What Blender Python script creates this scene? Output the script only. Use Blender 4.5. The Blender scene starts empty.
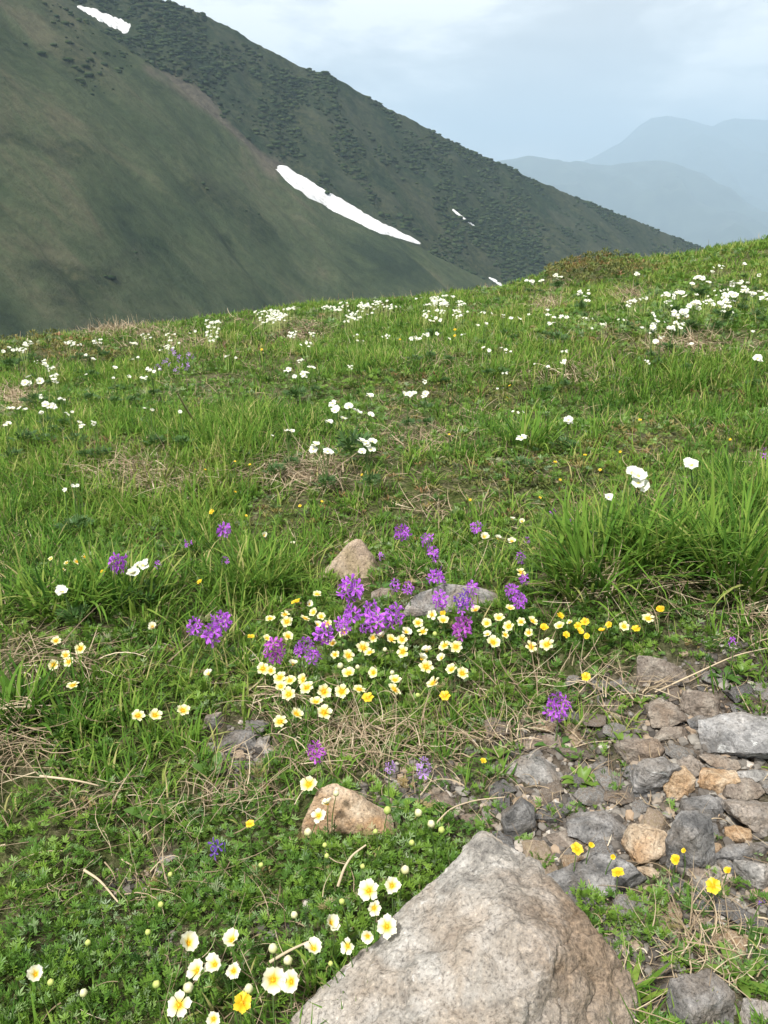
import bpy, bmesh, math, random
import numpy as np
from mathutils import Vector, Matrix, noise as mnoise

random.seed(7)
RNG = np.random.default_rng(11)
R = math.radians
SC = bpy.context.scene
COL = SC.collection

# ------------------------------------------------------------------ camera model
W, H = 768, 1024
LENS = 26.0
SENS = 34.6                       # long side of the frame in mm
F = H * LENS / SENS               # focal length in pixels
PITCH = R(22.0)
CP, SP = math.cos(PITCH), math.sin(PITCH)
HC = 0.85                         # eye height above the ground
CAM = np.array([0.0, 0.0, HC])

def ray(u, v):
    a = (u - W / 2) / F
    k = (H / 2 - v) / F
    return np.array([a, CP + k * SP, -SP + k * CP])

def project(x, y, z):
    dx, dy, dz = x - CAM[0], y - CAM[1], z - CAM[2]
    d = dy * CP - dz * SP
    d = np.where(d > 0.02, d, 0.02)
    up = dy * SP + dz * CP
    return W / 2 + F * dx / d, H / 2 - F * up / d, d

# ------------------------------------------------------------------ noise
def vnoise(x, y, seed=0):
    x = np.asarray(x, dtype=np.float64); y = np.asarray(y, dtype=np.float64)
    xi = np.floor(x); yi = np.floor(y)
    fx = x - xi; fy = y - yi
    fx = fx * fx * fx * (fx * (fx * 6 - 15) + 10); fy = fy * fy * fy * (fy * (fy * 6 - 15) + 10)
    xi = xi.astype(np.int64); yi = yi.astype(np.int64)
    def h(a, b):
        n = (a * 374761393 + b * 668265263 + seed * 974634777) & 0xffffffff
        n = ((n ^ (n >> 13)) * 1274126177) & 0xffffffff
        n = ((n ^ (n >> 16)) * 2246822519) & 0xffffffff
        return ((n ^ (n >> 15)) & 0xffffff) / float(0xffffff)
    a = h(xi, yi); b = h(xi + 1, yi); c = h(xi, yi + 1); d = h(xi + 1, yi + 1)
    return (a + (b - a) * fx) * (1 - fy) + (c + (d - c) * fx) * fy

def fbm(x, y, seed=0, octv=4, gain=0.5):
    s = 0.0; amp = 1.0; tot = 0.0
    for o in range(octv):
        s = s + amp * (vnoise(x * 2 ** o, y * 2 ** o, seed + o * 17) * 2 - 1)
        tot += amp; amp *= gain
    return s / tot

# ------------------------------------------------------------------ meadow terrain
CREST = [(-260, 372, 7.5), (-120, 358, 7.6), (0, 345, 8.0), (100, 332, 8.4), (200, 321, 8.8), (250, 314, 9.0), (400, 302, 9.6),
         (500, 290, 10.0), (560, 278, 10.3), (620, 269, 10.6), (700, 255, 11.0), (768, 242, 11.3), (900, 224, 11.6), (1100, 210, 11.8)]
_ca, _cd, _cz = [], [], []
for _u, _v, _d in CREST:
    _r = ray(_u, _v + 4)
    _ca.append(math.atan2(_r[0], _r[1])); _cd.append(_d)
    _cz.append(HC + _d * _r[2] / math.hypot(_r[0], _r[1]))

BUMPS = []                        # x, y, amplitude, sigma

def ground_h(x, y):
    x = np.asarray(x, dtype=np.float64); y = np.asarray(y, dtype=np.float64)
    r = np.hypot(x, y); az = np.arctan2(x, y)
    D = np.interp(az, _ca, _cd); zc = np.interp(az, _ca, _cz)
    t = r / D
    inner = zc * np.minimum(t, 1.0) ** 1.6
    q = np.maximum(r - D, 0)
    g = 1.6 * zc / D
    q1 = np.minimum(q, 7.0)
    outer = g * q1 - 0.042 * q1 ** 2 + (q - q1) * (-0.56)
    z = inner + outer
    z = z + 0.05 * fbm(x * 0.9, y * 0.9, 3, 3) * np.clip(r / 1.5, 0.25, 1.6) + 0.016 * fbm(x * 4.1, y * 4.1, 5, 3)
    for bx, by, ba, bs in BUMPS:
        z = z + ba * np.exp(-((x - bx) ** 2 + (y - by) ** 2) / (2 * bs * bs))
    return z

_T = np.geomspace(0.3, 60.0, 900)

def at(u, v, h=0.0):
    d = ray(u, v)
    X = CAM[0] + d[0] * _T; Y = CAM[1] + d[1] * _T; Z = CAM[2] + d[2] * _T
    g = Z - (ground_h(X, Y) + h)
    i = np.argmax(g < 0)
    if g[i] >= 0:
        i = int(np.argmin(np.abs(g[:600]))); t = _T[i]
    elif i == 0:
        t = _T[0]
    else:
        t = _T[i - 1] + (_T[i] - _T[i - 1]) * g[i - 1] / (g[i - 1] - g[i])
    return np.array([X[0] * 0 + CAM[0] + d[0] * t, CAM[1] + d[1] * t, CAM[2] + d[2] * t])

for u, v, a, s in [(710, 590, 0.10, 0.30), (600, 590, 0.05, 0.18), (455, 605, 0.04, 0.13), (340, 455, 0.07, 0.35), (60, 620, 0.05, 0.22),
                   (590, 275, 0.16, 0.7), (700, 340, 0.12, 0.6), (250, 330, 0.10, 0.5), (150, 345, 0.08, 0.6), (420, 310, 0.06, 0.7), (768, 260, 0.12, 0.6),
                   (350, 820, 0.02, 0.09), (140, 880, -0.02, 0.10), (640, 800, -0.02, 0.25), (540, 470, 0.06, 0.35), (130, 500, -0.04, 0.25)]:
    p = at(u, v)
    BUMPS.append((p[0], p[1], a, s))

# ------------------------------------------------------------------ object helpers
def put(name, mesh, mat=None, parent=None, loc=(0, 0, 0), rot=None, scale=None):
    o = bpy.data.objects.new(name, mesh)
    COL.objects.link(o)
    if mat is not None and mesh is not None and len(mesh.materials) == 0:
        mesh.materials.append(mat)
    o.location = loc
    if rot is not None:
        o.rotation_mode = 'QUATERNION'; o.rotation_quaternion = rot
    if scale is not None:
        o.scale = scale
    if parent is not None:
        o.parent = parent
    return o

def tag(o, label=None, cat=None, group=None, kind=None):
    if label: o['label'] = label
    if cat: o['category'] = cat
    if group: o['group'] = group
    if kind: o['kind'] = kind
    return o

def empty(name, loc):
    o = bpy.data.objects.new(name, None)
    COL.objects.link(o); o.location = loc; o.empty_display_size = 0.02
    return o

def np_mesh(name, V, Q, attrs=None, smooth=True):
    """V (n,3), Q (m,k) faces of equal size."""
    me = bpy.data.meshes.new(name)
    V = np.ascontiguousarray(V, dtype=np.float32); Q = np.ascontiguousarray(Q, dtype=np.int32)
    k = Q.shape[1]
    me.vertices.add(len(V)); me.vertices.foreach_set('co', V.ravel())
    me.loops.add(Q.size); me.loops.foreach_set('vertex_index', Q.ravel())
    me.polygons.add(len(Q))
    me.polygons.foreach_set('loop_start', np.arange(0, Q.size, k, dtype=np.int32))
    me.polygons.foreach_set('loop_total', np.full(len(Q), k, dtype=np.int32))
    if smooth:
        me.polygons.foreach_set('use_smooth', np.ones(len(Q), dtype=bool))
    for an, av in (attrs or {}).items():
        a = me.attributes.new(an, 'FLOAT', 'POINT')
        a.data.foreach_set('value', np.ascontiguousarray(av, dtype=np.float32))
    me.update(calc_edges=True)
    me.validate()
    return me

def py_mesh(name, V, Fc, attrs=None, smooth=True):
    me = bpy.data.meshes.new(name)
    me.from_pydata([tuple(map(float, v)) for v in V], [], Fc)
    if smooth:
        me.polygons.foreach_set('use_smooth', [True] * len(me.polygons))
    for an, av in (attrs or {}).items():
        a = me.attributes.new(an, 'FLOAT', 'POINT')
        a.data.foreach_set('value', np.asarray(av, dtype=np.float32))
    me.update()
    return me

def ribbons(name, P, az, L, Wd, tilt, bend, tint, segs=3, profile='blade', roll=None, curl=None):
    """Flat tapering strips: P roots, az heading, tilt from the vertical at the root, bend added along the length."""
    n = len(P)
    s = np.linspace(0, 1, segs + 1)
    sm = (s[:-1] + s[1:]) / 2
    ang = tilt[:, None] + bend[:, None] * sm[None, :]
    st = (L / segs)[:, None]
    hor = np.concatenate([np.zeros((n, 1)), np.cumsum(np.sin(ang) * st, 1)], 1)
    ver = np.concatenate([np.zeros((n, 1)), np.cumsum(np.cos(ang) * st, 1)], 1)
    ca, sa = np.cos(az)[:, None], np.sin(az)[:, None]
    if curl is None:
        hx, hy = hor * sa, hor * ca
    else:
        aa = az[:, None] + curl[:, None] * sm[None, :]
        z0 = np.zeros((n, 1))
        hx = np.concatenate([z0, np.cumsum(np.sin(ang) * np.sin(aa) * st, 1)], 1)
        hy = np.concatenate([z0, np.cumsum(np.sin(ang) * np.cos(aa) * st, 1)], 1)
        a2 = az[:, None] + curl[:, None] * s[None, :]
        ca, sa = np.cos(a2), np.sin(a2)
    C = np.stack([P[:, 0:1] + hx, P[:, 1:2] + hy, P[:, 2:3] + ver], -1)
    if profile == 'blade':
        pr = np.maximum(0.06, (1 - s ** 2.2)) * (0.7 + 0.3 * np.minimum(1, s * 4))
    elif profile == 'leaf':
        pr = np.maximum(0.10, np.sin(np.pi * np.clip(s * 0.93 + 0.05, 0, 1)) ** 0.75)
    else:
        pr = np.maximum(0.25, 1 - 0.7 * s)
    w = Wd[:, None] * pr[None, :] * 0.5
    if roll is None:
        roll = np.zeros(n)
    cr, sr = np.cos(roll)[:, None], np.sin(roll)[:, None]
    S = np.stack([ca * cr * w, -sa * cr * w, sr * w], -1)
    V = np.stack([C - S, C + S], 2).reshape(-1, 3)
    k = 2 * (segs + 1)
    base = (np.arange(n) * k)[:, None]
    q = np.array([[2 * i, 2 * i + 1, 2 * i + 3, 2 * i + 2] for i in range(segs)]).reshape(-1)
    Q = (base + q[None, :]).reshape(-1, 4)
    tv = np.repeat(tint, k); al = np.tile(np.repeat(s, 2), n)
    return np_mesh(name, V, Q, {'tint': tv, 'along': al})

def scatter(name, bases, which, P, scale, rotz, tint, tiltx=None, tilty=None, attrs=True):
    """Copies of small triangle meshes (V,T) at P, all in one mesh."""
    Vs, Ts, At = [], [], []
    off = 0
    for b, (bv, bt) in enumerate(bases):
        m = np.nonzero(which == b)[0]
        if len(m) == 0: continue
        c, s = np.cos(rotz[m])[:, None], np.sin(rotz[m])[:, None]
        v = bv[None, :, :] * scale[m].reshape(len(m), 1, -1)
        if tiltx is not None:
            a = tiltx[m][:, None]
            y = v[:, :, 1] * np.cos(a) - v[:, :, 2] * np.sin(a); z = v[:, :, 1] * np.sin(a) + v[:, :, 2] * np.cos(a)
            v = np.stack([v[:, :, 0], y, z], -1)
        x = v[:, :, 0] * c - v[:, :, 1] * s; y = v[:, :, 0] * s + v[:, :, 1] * c
        v = np.stack([x, y, v[:, :, 2]], -1) + P[m][:, None, :]
        nb = len(bv)
        t = bt[None, :, :] + (np.arange(len(m)) * nb)[:, None, None] + off
        Vs.append(v.reshape(-1, 3)); Ts.append(t.reshape(-1, bt.shape[1])); At.append(np.repeat(tint[m], nb))
        off += len(m) * nb
    return np_mesh(name, np.concatenate(Vs), np.concatenate(Ts), {'tint': np.concatenate(At)})

# ------------------------------------------------------------------ materials
def new_mat(name):
    m = bpy.data.materials.new(name); m.use_nodes = True
    nt = m.node_tree; nt.nodes.clear()
    return m, nt, nt.nodes.new('ShaderNodeOutputMaterial')

def nd(nt, typ, **kw):
    n = nt.nodes.new(typ)
    for k, v in kw.items():
        if k == 'inp':
            for a, b in v.items(): n.inputs[a].default_value = b
        else:
            setattr(n, k, v)
    return n

def ramp(nt, fac, stops, interp='LINEAR'):
    r = nt.nodes.new('ShaderNodeValToRGB'); cr = r.color_ramp; cr.interpolation = interp
    while len(cr.elements) > 1: cr.elements.remove(cr.elements[-1])
    for i, (p, c) in enumerate(stops):
        e = cr.elements[0] if i == 0 else cr.elements.new(p)
        e.position = p; e.color = (c[0], c[1], c[2], 1)
    nt.links.new(fac, r.inputs[0])
    return r.outputs[0]

def mixc(nt, fac, a, b, mode='MIX'):
    m = nt.nodes.new('ShaderNodeMix'); m.data_type = 'RGBA'; m.blend_type = mode
    for sock, val in ((m.inputs[0], fac), (m.inputs[6], a), (m.inputs[7], b)):
        if hasattr(val, 'is_linked'): nt.links.new(val, sock)
        elif isinstance(val, (int, float)): sock.default_value = val
        else: sock.default_value = (*val, 1)
    return m.outputs[2]

def noise_tex(nt, vec, scale, detail=5, rough=0.6, dist=0.0):
    n = nd(nt, 'ShaderNodeTexNoise'); n.inputs['Scale'].default_value = scale
    n.inputs['Detail'].default_value = detail; n.inputs['Roughness'].default_value = rough; n.inputs['Distortion'].default_value = dist
    if vec is not None: nt.links.new(vec, n.inputs['Vector'])
    return n.outputs['Fac']

def leaf_mat(name, stops, trans=0.35, rough=0.55, along=None, spec=0.25, attr='tint'):
    m, nt, out = new_mat(name)
    a = nd(nt, 'ShaderNodeAttribute', attribute_name=attr)
    c = ramp(nt, a.outputs['Fac'], stops)
    if along:
        b = nd(nt, 'ShaderNodeAttribute', attribute_name='along')
        f = ramp(nt, b.outputs['Fac'], along[0])
        c = mixc(nt, f, c, along[1])
    p = nd(nt, 'ShaderNodeBsdfPrincipled'); nt.links.new(c, p.inputs['Base Color'])
    p.inputs['Roughness'].default_value = rough; p.inputs['Specular IOR Level'].default_value = spec
    t = nd(nt, 'ShaderNodeBsdfTranslucent'); nt.links.new(c, t.inputs['Color'])
    mx = nd(nt, 'ShaderNodeMixShader'); mx.inputs[0].default_value = trans
    nt.links.new(p.outputs[0], mx.inputs[1]); nt.links.new(t.outputs[0], mx.inputs[2]); nt.links.new(mx.outputs[0], out.inputs[0])
    return m

def plain_mat(name, col, rough=0.6, trans=0.0, spec=0.3):
    m, nt, out = new_mat(name)
    oi = nd(nt, 'ShaderNodeObjectInfo'); tc = nd(nt, 'ShaderNodeTexCoord')
    f = noise_tex(nt, tc.outputs['Object'], 40, 3)
    c = mixc(nt, f, tuple(x * 0.8 for x in col), tuple(min(1, x * 1.15) for x in col))
    p = nd(nt, 'ShaderNodeBsdfPrincipled'); nt.links.new(c, p.inputs['Base Color'])
    p.inputs['Roughness'].default_value = rough; p.inputs['Specular IOR Level'].default_value = spec
    if trans > 0:
        t = nd(nt, 'ShaderNodeBsdfTranslucent'); nt.links.new(c, t.inputs['Color'])
        mx = nd(nt, 'ShaderNodeMixShader'); mx.inputs[0].default_value = trans
        nt.links.new(p.outputs[0], mx.inputs[1]); nt.links.new(t.outputs[0], mx.inputs[2]); nt.links.new(mx.outputs[0], out.inputs[0])
    else:
        nt.links.new(p.outputs[0], out.inputs[0])
    return m

def rock_mat(name, dark, mid, light, stain, stain_amt=0.5, scale=14.0, lichen=None, lich=0.62, rust=None):
    m, nt, out = new_mat(name)
    tc = nd(nt, 'ShaderNodeTexCoord'); oi = nd(nt, 'ShaderNodeObjectInfo')
    add = nd(nt, 'ShaderNodeVectorMath', operation='ADD'); nt.links.new(tc.outputs['Object'], add.inputs[0])
    mul = nd(nt, 'ShaderNodeMath', operation='MULTIPLY'); mul.inputs[1].default_value = 37.0
    nt.links.new(oi.outputs['Random'], mul.inputs[0]); nt.links.new(mul.outputs[0], add.inputs[1])
    v = add.outputs[0]
    f1 = noise_tex(nt, v, scale, 8, 0.68, 0.4)
    c = ramp(nt, f1, [(0.30, dark), (0.47, mid), (0.66, light)])
    f2 = noise_tex(nt, v, scale * 0.35, 5, 0.6, 0.6)
    s = ramp(nt, f2, [(0.46, (0, 0, 0)), (0.62, (stain_amt,) * 3)])
    c = mixc(nt, s, c, stain)
    f3 = noise_tex(nt, v, scale * 9, 4, 0.7)
    g = ramp(nt, f3, [(0.34, (0.32, 0.32, 0.32)), (0.46, (0.85, 0.85, 0.85)), (0.58, (1.0, 1.0, 1.0)), (0.68, (1.5, 1.47, 1.42))])
    c = mixc(nt, 0.85, c, g, 'MULTIPLY')
    if lichen:
        f4 = noise_tex(nt, v, scale * 1.1, 6, 0.72, 0.8)
        l = ramp(nt, f4, [(lich, (0, 0, 0)), (lich + 0.05, (0.85, 0.85, 0.85))])
        c = mixc(nt, l, c, lichen)
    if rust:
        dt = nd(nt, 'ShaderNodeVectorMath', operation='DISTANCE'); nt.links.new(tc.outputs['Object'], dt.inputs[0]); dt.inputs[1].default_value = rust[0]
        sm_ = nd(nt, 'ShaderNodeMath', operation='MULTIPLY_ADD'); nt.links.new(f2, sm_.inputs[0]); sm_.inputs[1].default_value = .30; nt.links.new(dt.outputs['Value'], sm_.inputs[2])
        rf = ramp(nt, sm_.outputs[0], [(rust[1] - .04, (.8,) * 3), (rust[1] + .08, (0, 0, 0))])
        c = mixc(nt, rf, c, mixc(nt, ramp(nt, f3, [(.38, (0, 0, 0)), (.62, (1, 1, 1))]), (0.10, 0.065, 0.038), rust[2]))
    f5 = noise_tex(nt, v, scale * 2.2, 6, 0.7, 1.0)
    k = ramp(nt, f5, [(0.30, (0.8, 0.8, 0.8)), (0.38, (0, 0, 0))])
    c = mixc(nt, k, c, tuple(x * 0.55 for x in dark))
    p = nd(nt, 'ShaderNodeBsdfPrincipled'); nt.links.new(c, p.inputs['Base Color'])
    p.inputs['Roughness'].default_value = 0.88; p.inputs['Specular IOR Level'].default_value = 0.2
    hsum = nd(nt, 'ShaderNodeMath', operation='MULTIPLY_ADD'); hsum.inputs[1].default_value = 0.35
    nt.links.new(f3, hsum.inputs[0]); nt.links.new(f1, hsum.inputs[2])
    b = nd(nt, 'ShaderNodeBump'); b.inputs['Strength'].default_value = 0.7; b.inputs['Distance'].default_value = 0.012
    nt.links.new(hsum.outputs[0], b.inputs['Height']); nt.links.new(b.outputs[0], p.inputs['Normal'])
    nt.links.new(p.outputs[0], out.inputs[0])
    return m

M = {}
M['grass'] = leaf_mat('grass_blade', [(0.0, (0.026, 0.070, 0.013)), (0.30, (0.072, 0.168, 0.024)), (0.62, (0.150, 0.270, 0.038)), (0.85, (0.27, 0.35, 0.070)), (1.0, (0.45, 0.38, 0.18))], 0.42, rough=0.7, spec=0.08,
                      along=([(0.0, (0.45,) * 3), (0.3, (0, 0, 0)), (0.84, (0, 0, 0)), (1.0, (0.55,) * 3)], (0.20, 0.165, 0.075)))
M['straw'] = leaf_mat('dry_straw', [(0.0, (0.10, 0.068, 0.042)), (0.4, (0.25, 0.185, 0.115)), (0.8, (0.42, 0.335, 0.22)), (1.0, (0.58, 0.49, 0.35))], 0.12, 0.7)
M['cover'] = leaf_mat('cover_leaf', [(0.0, (0.032, 0.080, 0.016)), (0.35, (0.085, 0.180, 0.024)), (0.7, (0.170, 0.280, 0.035)), (0.92, (0.17, 0.24, 0.12)), (1.0, (0.28, 0.20, 0.08))], 0.25, 0.45, spec=0.35)
M['mat'] = leaf_mat('shrub_leaf', [(0.0, (0.045, 0.065, 0.020)), (0.35, (0.11, 0.135, 0.032)), (0.6, (0.20, 0.19, 0.052)), (0.78, (0.19, 0.115, 0.045)), (1.0, (0.28, 0.155, 0.075))], 0.15, 0.5)
M['stem'] = plain_mat('green_stem', (0.10, 0.17, 0.045), 0.5, 0.15)
M['anleaf'] = plain_mat('anemone_leaf', (0.055, 0.12, 0.028), 0.5, 0.2)
M['broad'] = plain_mat('broad_leaf', (0.15, 0.25, 0.04), 0.4, 0.35)
M['cream'] = leaf_mat('cream_petal', [(0.0, (0.62, 0.33, 0.010)), (0.28, (0.70, 0.46, 0.025)), (0.50, (0.70, 0.62, 0.24)), (0.75, (0.70, 0.67, 0.43)), (1.0, (0.70, 0.67, 0.48))], 0.25, 0.5, attr='rad')
M['ivory'] = leaf_mat('ivory_petal', [(0.0, (0.62, 0.40, 0.02)), (0.26, (0.68, 0.50, 0.07)), (0.46, (0.68, 0.64, 0.38)), (0.7, (0.70, 0.68, 0.52)), (1.0, (0.70, 0.68, 0.54))], 0.25, 0.5, attr='rad')
M['gold'] = leaf_mat('gold_petal', [(0.0, (0.60, 0.30, 0.008)), (0.5, (0.70, 0.46, 0.012)), (1.0, (0.74, 0.56, 0.07))], 0.25, 0.4, attr='rad')
M['white'] = leaf_mat('white_petal', [(0.0, (0.50, 0.54, 0.2)), (0.25, (0.68, 0.68, 0.56)), (1.0, (0.72, 0.72, 0.64))], 0.25, 0.5, attr='rad')
M['bud'] = leaf_mat('bud_petal', [(0.0, (0.22, 0.28, 0.06)), (0.35, (0.50, 0.50, 0.22)), (1.0, (0.68, 0.66, 0.44))], 0.2, 0.5, attr='rad')
M['greenbud'] = leaf_mat('green_bud', [(0.0, (0.16, 0.25, 0.05)), (1.0, (0.50, 0.55, 0.16))], 0.15, 0.5, attr='rad')
M['stamen'] = plain_mat('yellow_stamen', (0.82, 0.42, 0.010), 0.6, 0.1)
M['stamen_pale'] = plain_mat('pale_stamen', (0.72, 0.62, 0.15), 0.6, 0.1)
M['purple'] = leaf_mat('primrose_petal', [(0.0, (0.70, 0.62, 0.40)), (0.14, (0.38, 0.07, 0.52)), (0.5, (0.52, 0.12, 0.74)), (1.0, (0.60, 0.20, 0.82))], 0.3, 0.5, attr='rad')
M['magenta'] = leaf_mat('magenta_petal', [(0.0, (0.65, 0.5, 0.4)), (0.14, (0.40, 0.07, 0.44)), (1.0, (0.58, 0.15, 0.66))], 0.3, 0.5, attr='rad')
M['lilac'] = leaf_mat('lilac_petal', [(0.0, (0.7, 0.65, 0.5)), (0.14, (0.44, 0.24, 0.58)), (1.0, (0.58, 0.36, 0.75))], 0.3, 0.5, attr='rad')
M['violet'] = leaf_mat('violet_petal', [(0.0, (0.7, 0.7, 0.6)), (0.14, (0.16, 0.06, 0.42)), (1.0, (0.24, 0.10, 0.55))], 0.3, 0.5, attr='rad')

M['tan'] = rock_mat('tan_stone', (0.20, 0.14, 0.085), (0.38, 0.29, 0.20), (0.55, 0.46, 0.35), (0.36, 0.20, 0.09), 0.6, 26.0)
M['pink'] = rock_mat('pinkish_stone', (0.19, 0.14, 0.10), (0.35, 0.27, 0.20), (0.46, 0.38, 0.30), (0.30, 0.24, 0.13), 0.5, 22.0)
M['slate'] = rock_mat('slate_stone', (0.06, 0.06, 0.06), (0.15, 0.145, 0.14), (0.31, 0.30, 0.29), (0.15, 0.115, 0.08), 0.5, 30.0, (0.50, 0.49, 0.46), 0.68)
M['grey'] = rock_mat('grey_stone', (0.10, 0.10, 0.095), (0.23, 0.22, 0.205), (0.42, 0.40, 0.375), (0.23, 0.165, 0.11), 0.5, 26.0, (0.55, 0.54, 0.51), 0.66)
M['orange'] = rock_mat('rusty_stone', (0.19, 0.12, 0.07), (0.36, 0.25, 0.15), (0.50, 0.40, 0.29), (0.34, 0.19, 0.09), 0.6, 30.0)
M['brown'] = rock_mat('brown_stone', (0.09, 0.072, 0.058), (0.20, 0.165, 0.135), (0.34, 0.30, 0.25), (0.21, 0.145, 0.095), 0.5, 28.0)
M['lichen'] = rock_mat('lichened_stone', (0.07, 0.07, 0.07), (0.19, 0.185, 0.18), (0.36, 0.35, 0.34), (0.17, 0.13, 0.09), 0.4, 20.0, (0.50, 0.50, 0.48), 0.60)

def ground_material():
    m, nt, out = new_mat('meadow_soil')
    tc = nd(nt, 'ShaderNodeTexCoord'); v = tc.outputs['Object']
    a = nd(nt, 'ShaderNodeAttribute', attribute_name='soil')
    f1 = noise_tex(nt, v, 9, 8, 0.7, 0.5); f2 = noise_tex(nt, v, 70, 6, 0.75); f3 = noise_tex(nt, v, 2.3, 4, 0.6)
    moss = ramp(nt, f2, [(0.36, (0.014, 0.018, 0.008)), (0.50, (0.052, 0.068, 0.018)), (0.62, (0.14, 0.14, 0.05))])
    lit = ramp(nt, f2, [(0.36, (0.026, 0.019, 0.013)), (0.48, (0.095, 0.072, 0.048)), (0.60, (0.25, 0.20, 0.145))])
    c1 = mixc(nt, ramp(nt, f1, [(0.42, (0, 0, 0)), (0.58, (1, 1, 1))]), moss, lit)
    far = mixc(nt, f3, (0.055, 0.10, 0.018), (0.10, 0.14, 0.026))
    c1 = mixc(nt, 0.28, c1, far)
    soil = ramp(nt, f2, [(0.28, (0.040, 0.030, 0.022)), (0.48, (0.125, 0.10, 0.078)), (0.62, (0.22, 0.185, 0.15)), (0.72, (0.34, 0.30, 0.26))])
    c = mixc(nt, a.outputs['Fac'], c1, soil)
    p = nd(nt, 'ShaderNodeBsdfPrincipled'); nt.links.new(c, p.inputs['Base Color']); p.inputs['Roughness'].default_value = 0.95
    p.inputs['Specular IOR Level'].default_value = 0.1
    b = nd(nt, 'ShaderNodeBump'); b.inputs['Strength'].default_value = 0.9; b.inputs['Distance'].default_value = 0.02
    nt.links.new(f2, b.inputs['Height']); nt.links.new(b.outputs[0], p.inputs['Normal']); nt.links.new(p.outputs[0], out.inputs[0])
    return m

# ------------------------------------------------------------------ vegetation maps (where on the meadow each cover grows)
def ell(u, v, items):
    s = np.zeros_like(u)
    for cx, cy, rx, ry, a in items:
        s = np.maximum(s, a * np.exp(-(((u - cx) / rx) ** 2 + ((v - cy) / ry) ** 2) ** 1.5))
    return s

SOIL = [(705, 760, 95, 110, 1), (600, 815, 110, 60, 1), (430, 792, 60, 32, .8), (545, 755, 60, 40, .75), (240, 738, 36, 26, .9), (650, 950, 120, 70, .75), (740, 900, 60, 90, .8),
        (160, 955, 50, 22, .5), (150, 880, 50, 18, .6), (300, 930, 26, 20, .5), (630, 690, 60, 22, .5), (175, 845, 25, 10, .6)]
STRAW = [(150, 482, 90, 22, 1), (300, 474, 60, 18, 1), (640, 598, 130, 22, 1), (740, 620, 40, 45, 1), (60, 668, 70, 26, .8), (15, 742, 40, 40, .9), (110, 800, 90, 30, .55), (130, 885, 90, 26, .5),
         (690, 352, 55, 9, 1), (380, 742, 100, 24, .9), (265, 700, 30, 12, .9), (15, 402, 30, 14, .9), (305, 335, 26, 12, .8), (630, 303, 16, 12, .9), (545, 307, 18, 10, .8), (590, 690, 120, 30, .6),
         (560, 1000, 90, 40, .9), (570, 380, 60, 14, .6), (430, 440, 60, 14, .5), (190, 345, 60, 8, .6), (120, 336, 60, 4, 1), (225, 790, 60, 20, .8), (450, 365, 60, 14, .4), (720, 960, 60, 40, .7),
         (510, 740, 70, 20, .8), (420, 520, 50, 10, .4)]
MATS = [(535, 500, 150, 50, 1), (300, 520, 60, 16, .7), (120, 450, 90, 10, .6), (600, 345, 70, 14, .7), (592, 273, 55, 13, 1), (55, 357, 75, 9, 1), (335, 565, 60, 20, .5), (470, 472, 60, 18, .9), (500, 400, 80, 18, .75), (150, 560, 60, 20, .45), (400, 385, 60, 16, .6),
        (660, 440, 90, 24, .9), (740, 400, 40, 18, .6), (230, 355, 80, 10, .4)]
COVER = [(375, 652, 140, 62, 1), (560, 640, 110, 42, 1), (340, 900, 150, 95, 1), (110, 975, 150, 62, .75), (640, 905, 75, 34, .7), (110, 655, 70, 42, .6), (190, 690, 60, 28, .7), (520, 690, 90, 26, .7),
         (350, 410, 40, 24, .7), (70, 395, 40, 14, .6), (690, 310, 80, 24, .7), (560, 330, 40, 10, .5), (230, 820, 40, 20, .5), (420, 560, 80, 24, .5), (500, 1000, 60, 20, .0)]
TALL = [(635, 560, 80, 42, 1), (735, 540, 70, 65, 1), (275, 430, 90, 30, .7), (50, 600, 110, 42, .7), (255, 575, 60, 30, .7), (470, 440, 70, 30, .6), (700, 400, 90, 30, .5), (40, 700, 60, 40, .5)]

def maps(P):
    u, v, d = project(P[:, 0], P[:, 1], P[:, 2])
    wob = 22 * fbm(P[:, 0] * 3, P[:, 1] * 3, 21, 3) / np.maximum(d / 1.5, .6); wo2 = 22 * fbm(P[:, 0] * 3, P[:, 1] * 3, 27, 3) / np.maximum(d / 1.5, .6)
    uu, vv = u + wob, v + wo2
    return dict(u=u, v=v, d=d, soil=ell(uu, vv, SOIL), straw=ell(uu, vv, STRAW), mat=ell(uu, vv, MATS), cover=ell(uu, vv, COVER), tall=ell(uu, vv, TALL))

# things that plants must not grow through: (x, y, radius)
KEEP = []
def keep_out(P, pad=0.0):
    ok = np.ones(len(P), dtype=bool)
    for x, y, r in KEEP:
        ok &= (P[:, 0] - x) ** 2 + (P[:, 1] - y) ** 2 > (r + pad) ** 2
    return ok

# ------------------------------------------------------------------ labels that single things out by their neighbours
ITEMS = []          # (obj, look, (u,v), rival class)
MARKS = []          # (phrase, (u,v))
ORD = ['', 'second ', 'third ', 'fourth ', 'fifth ', 'sixth ']

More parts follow.
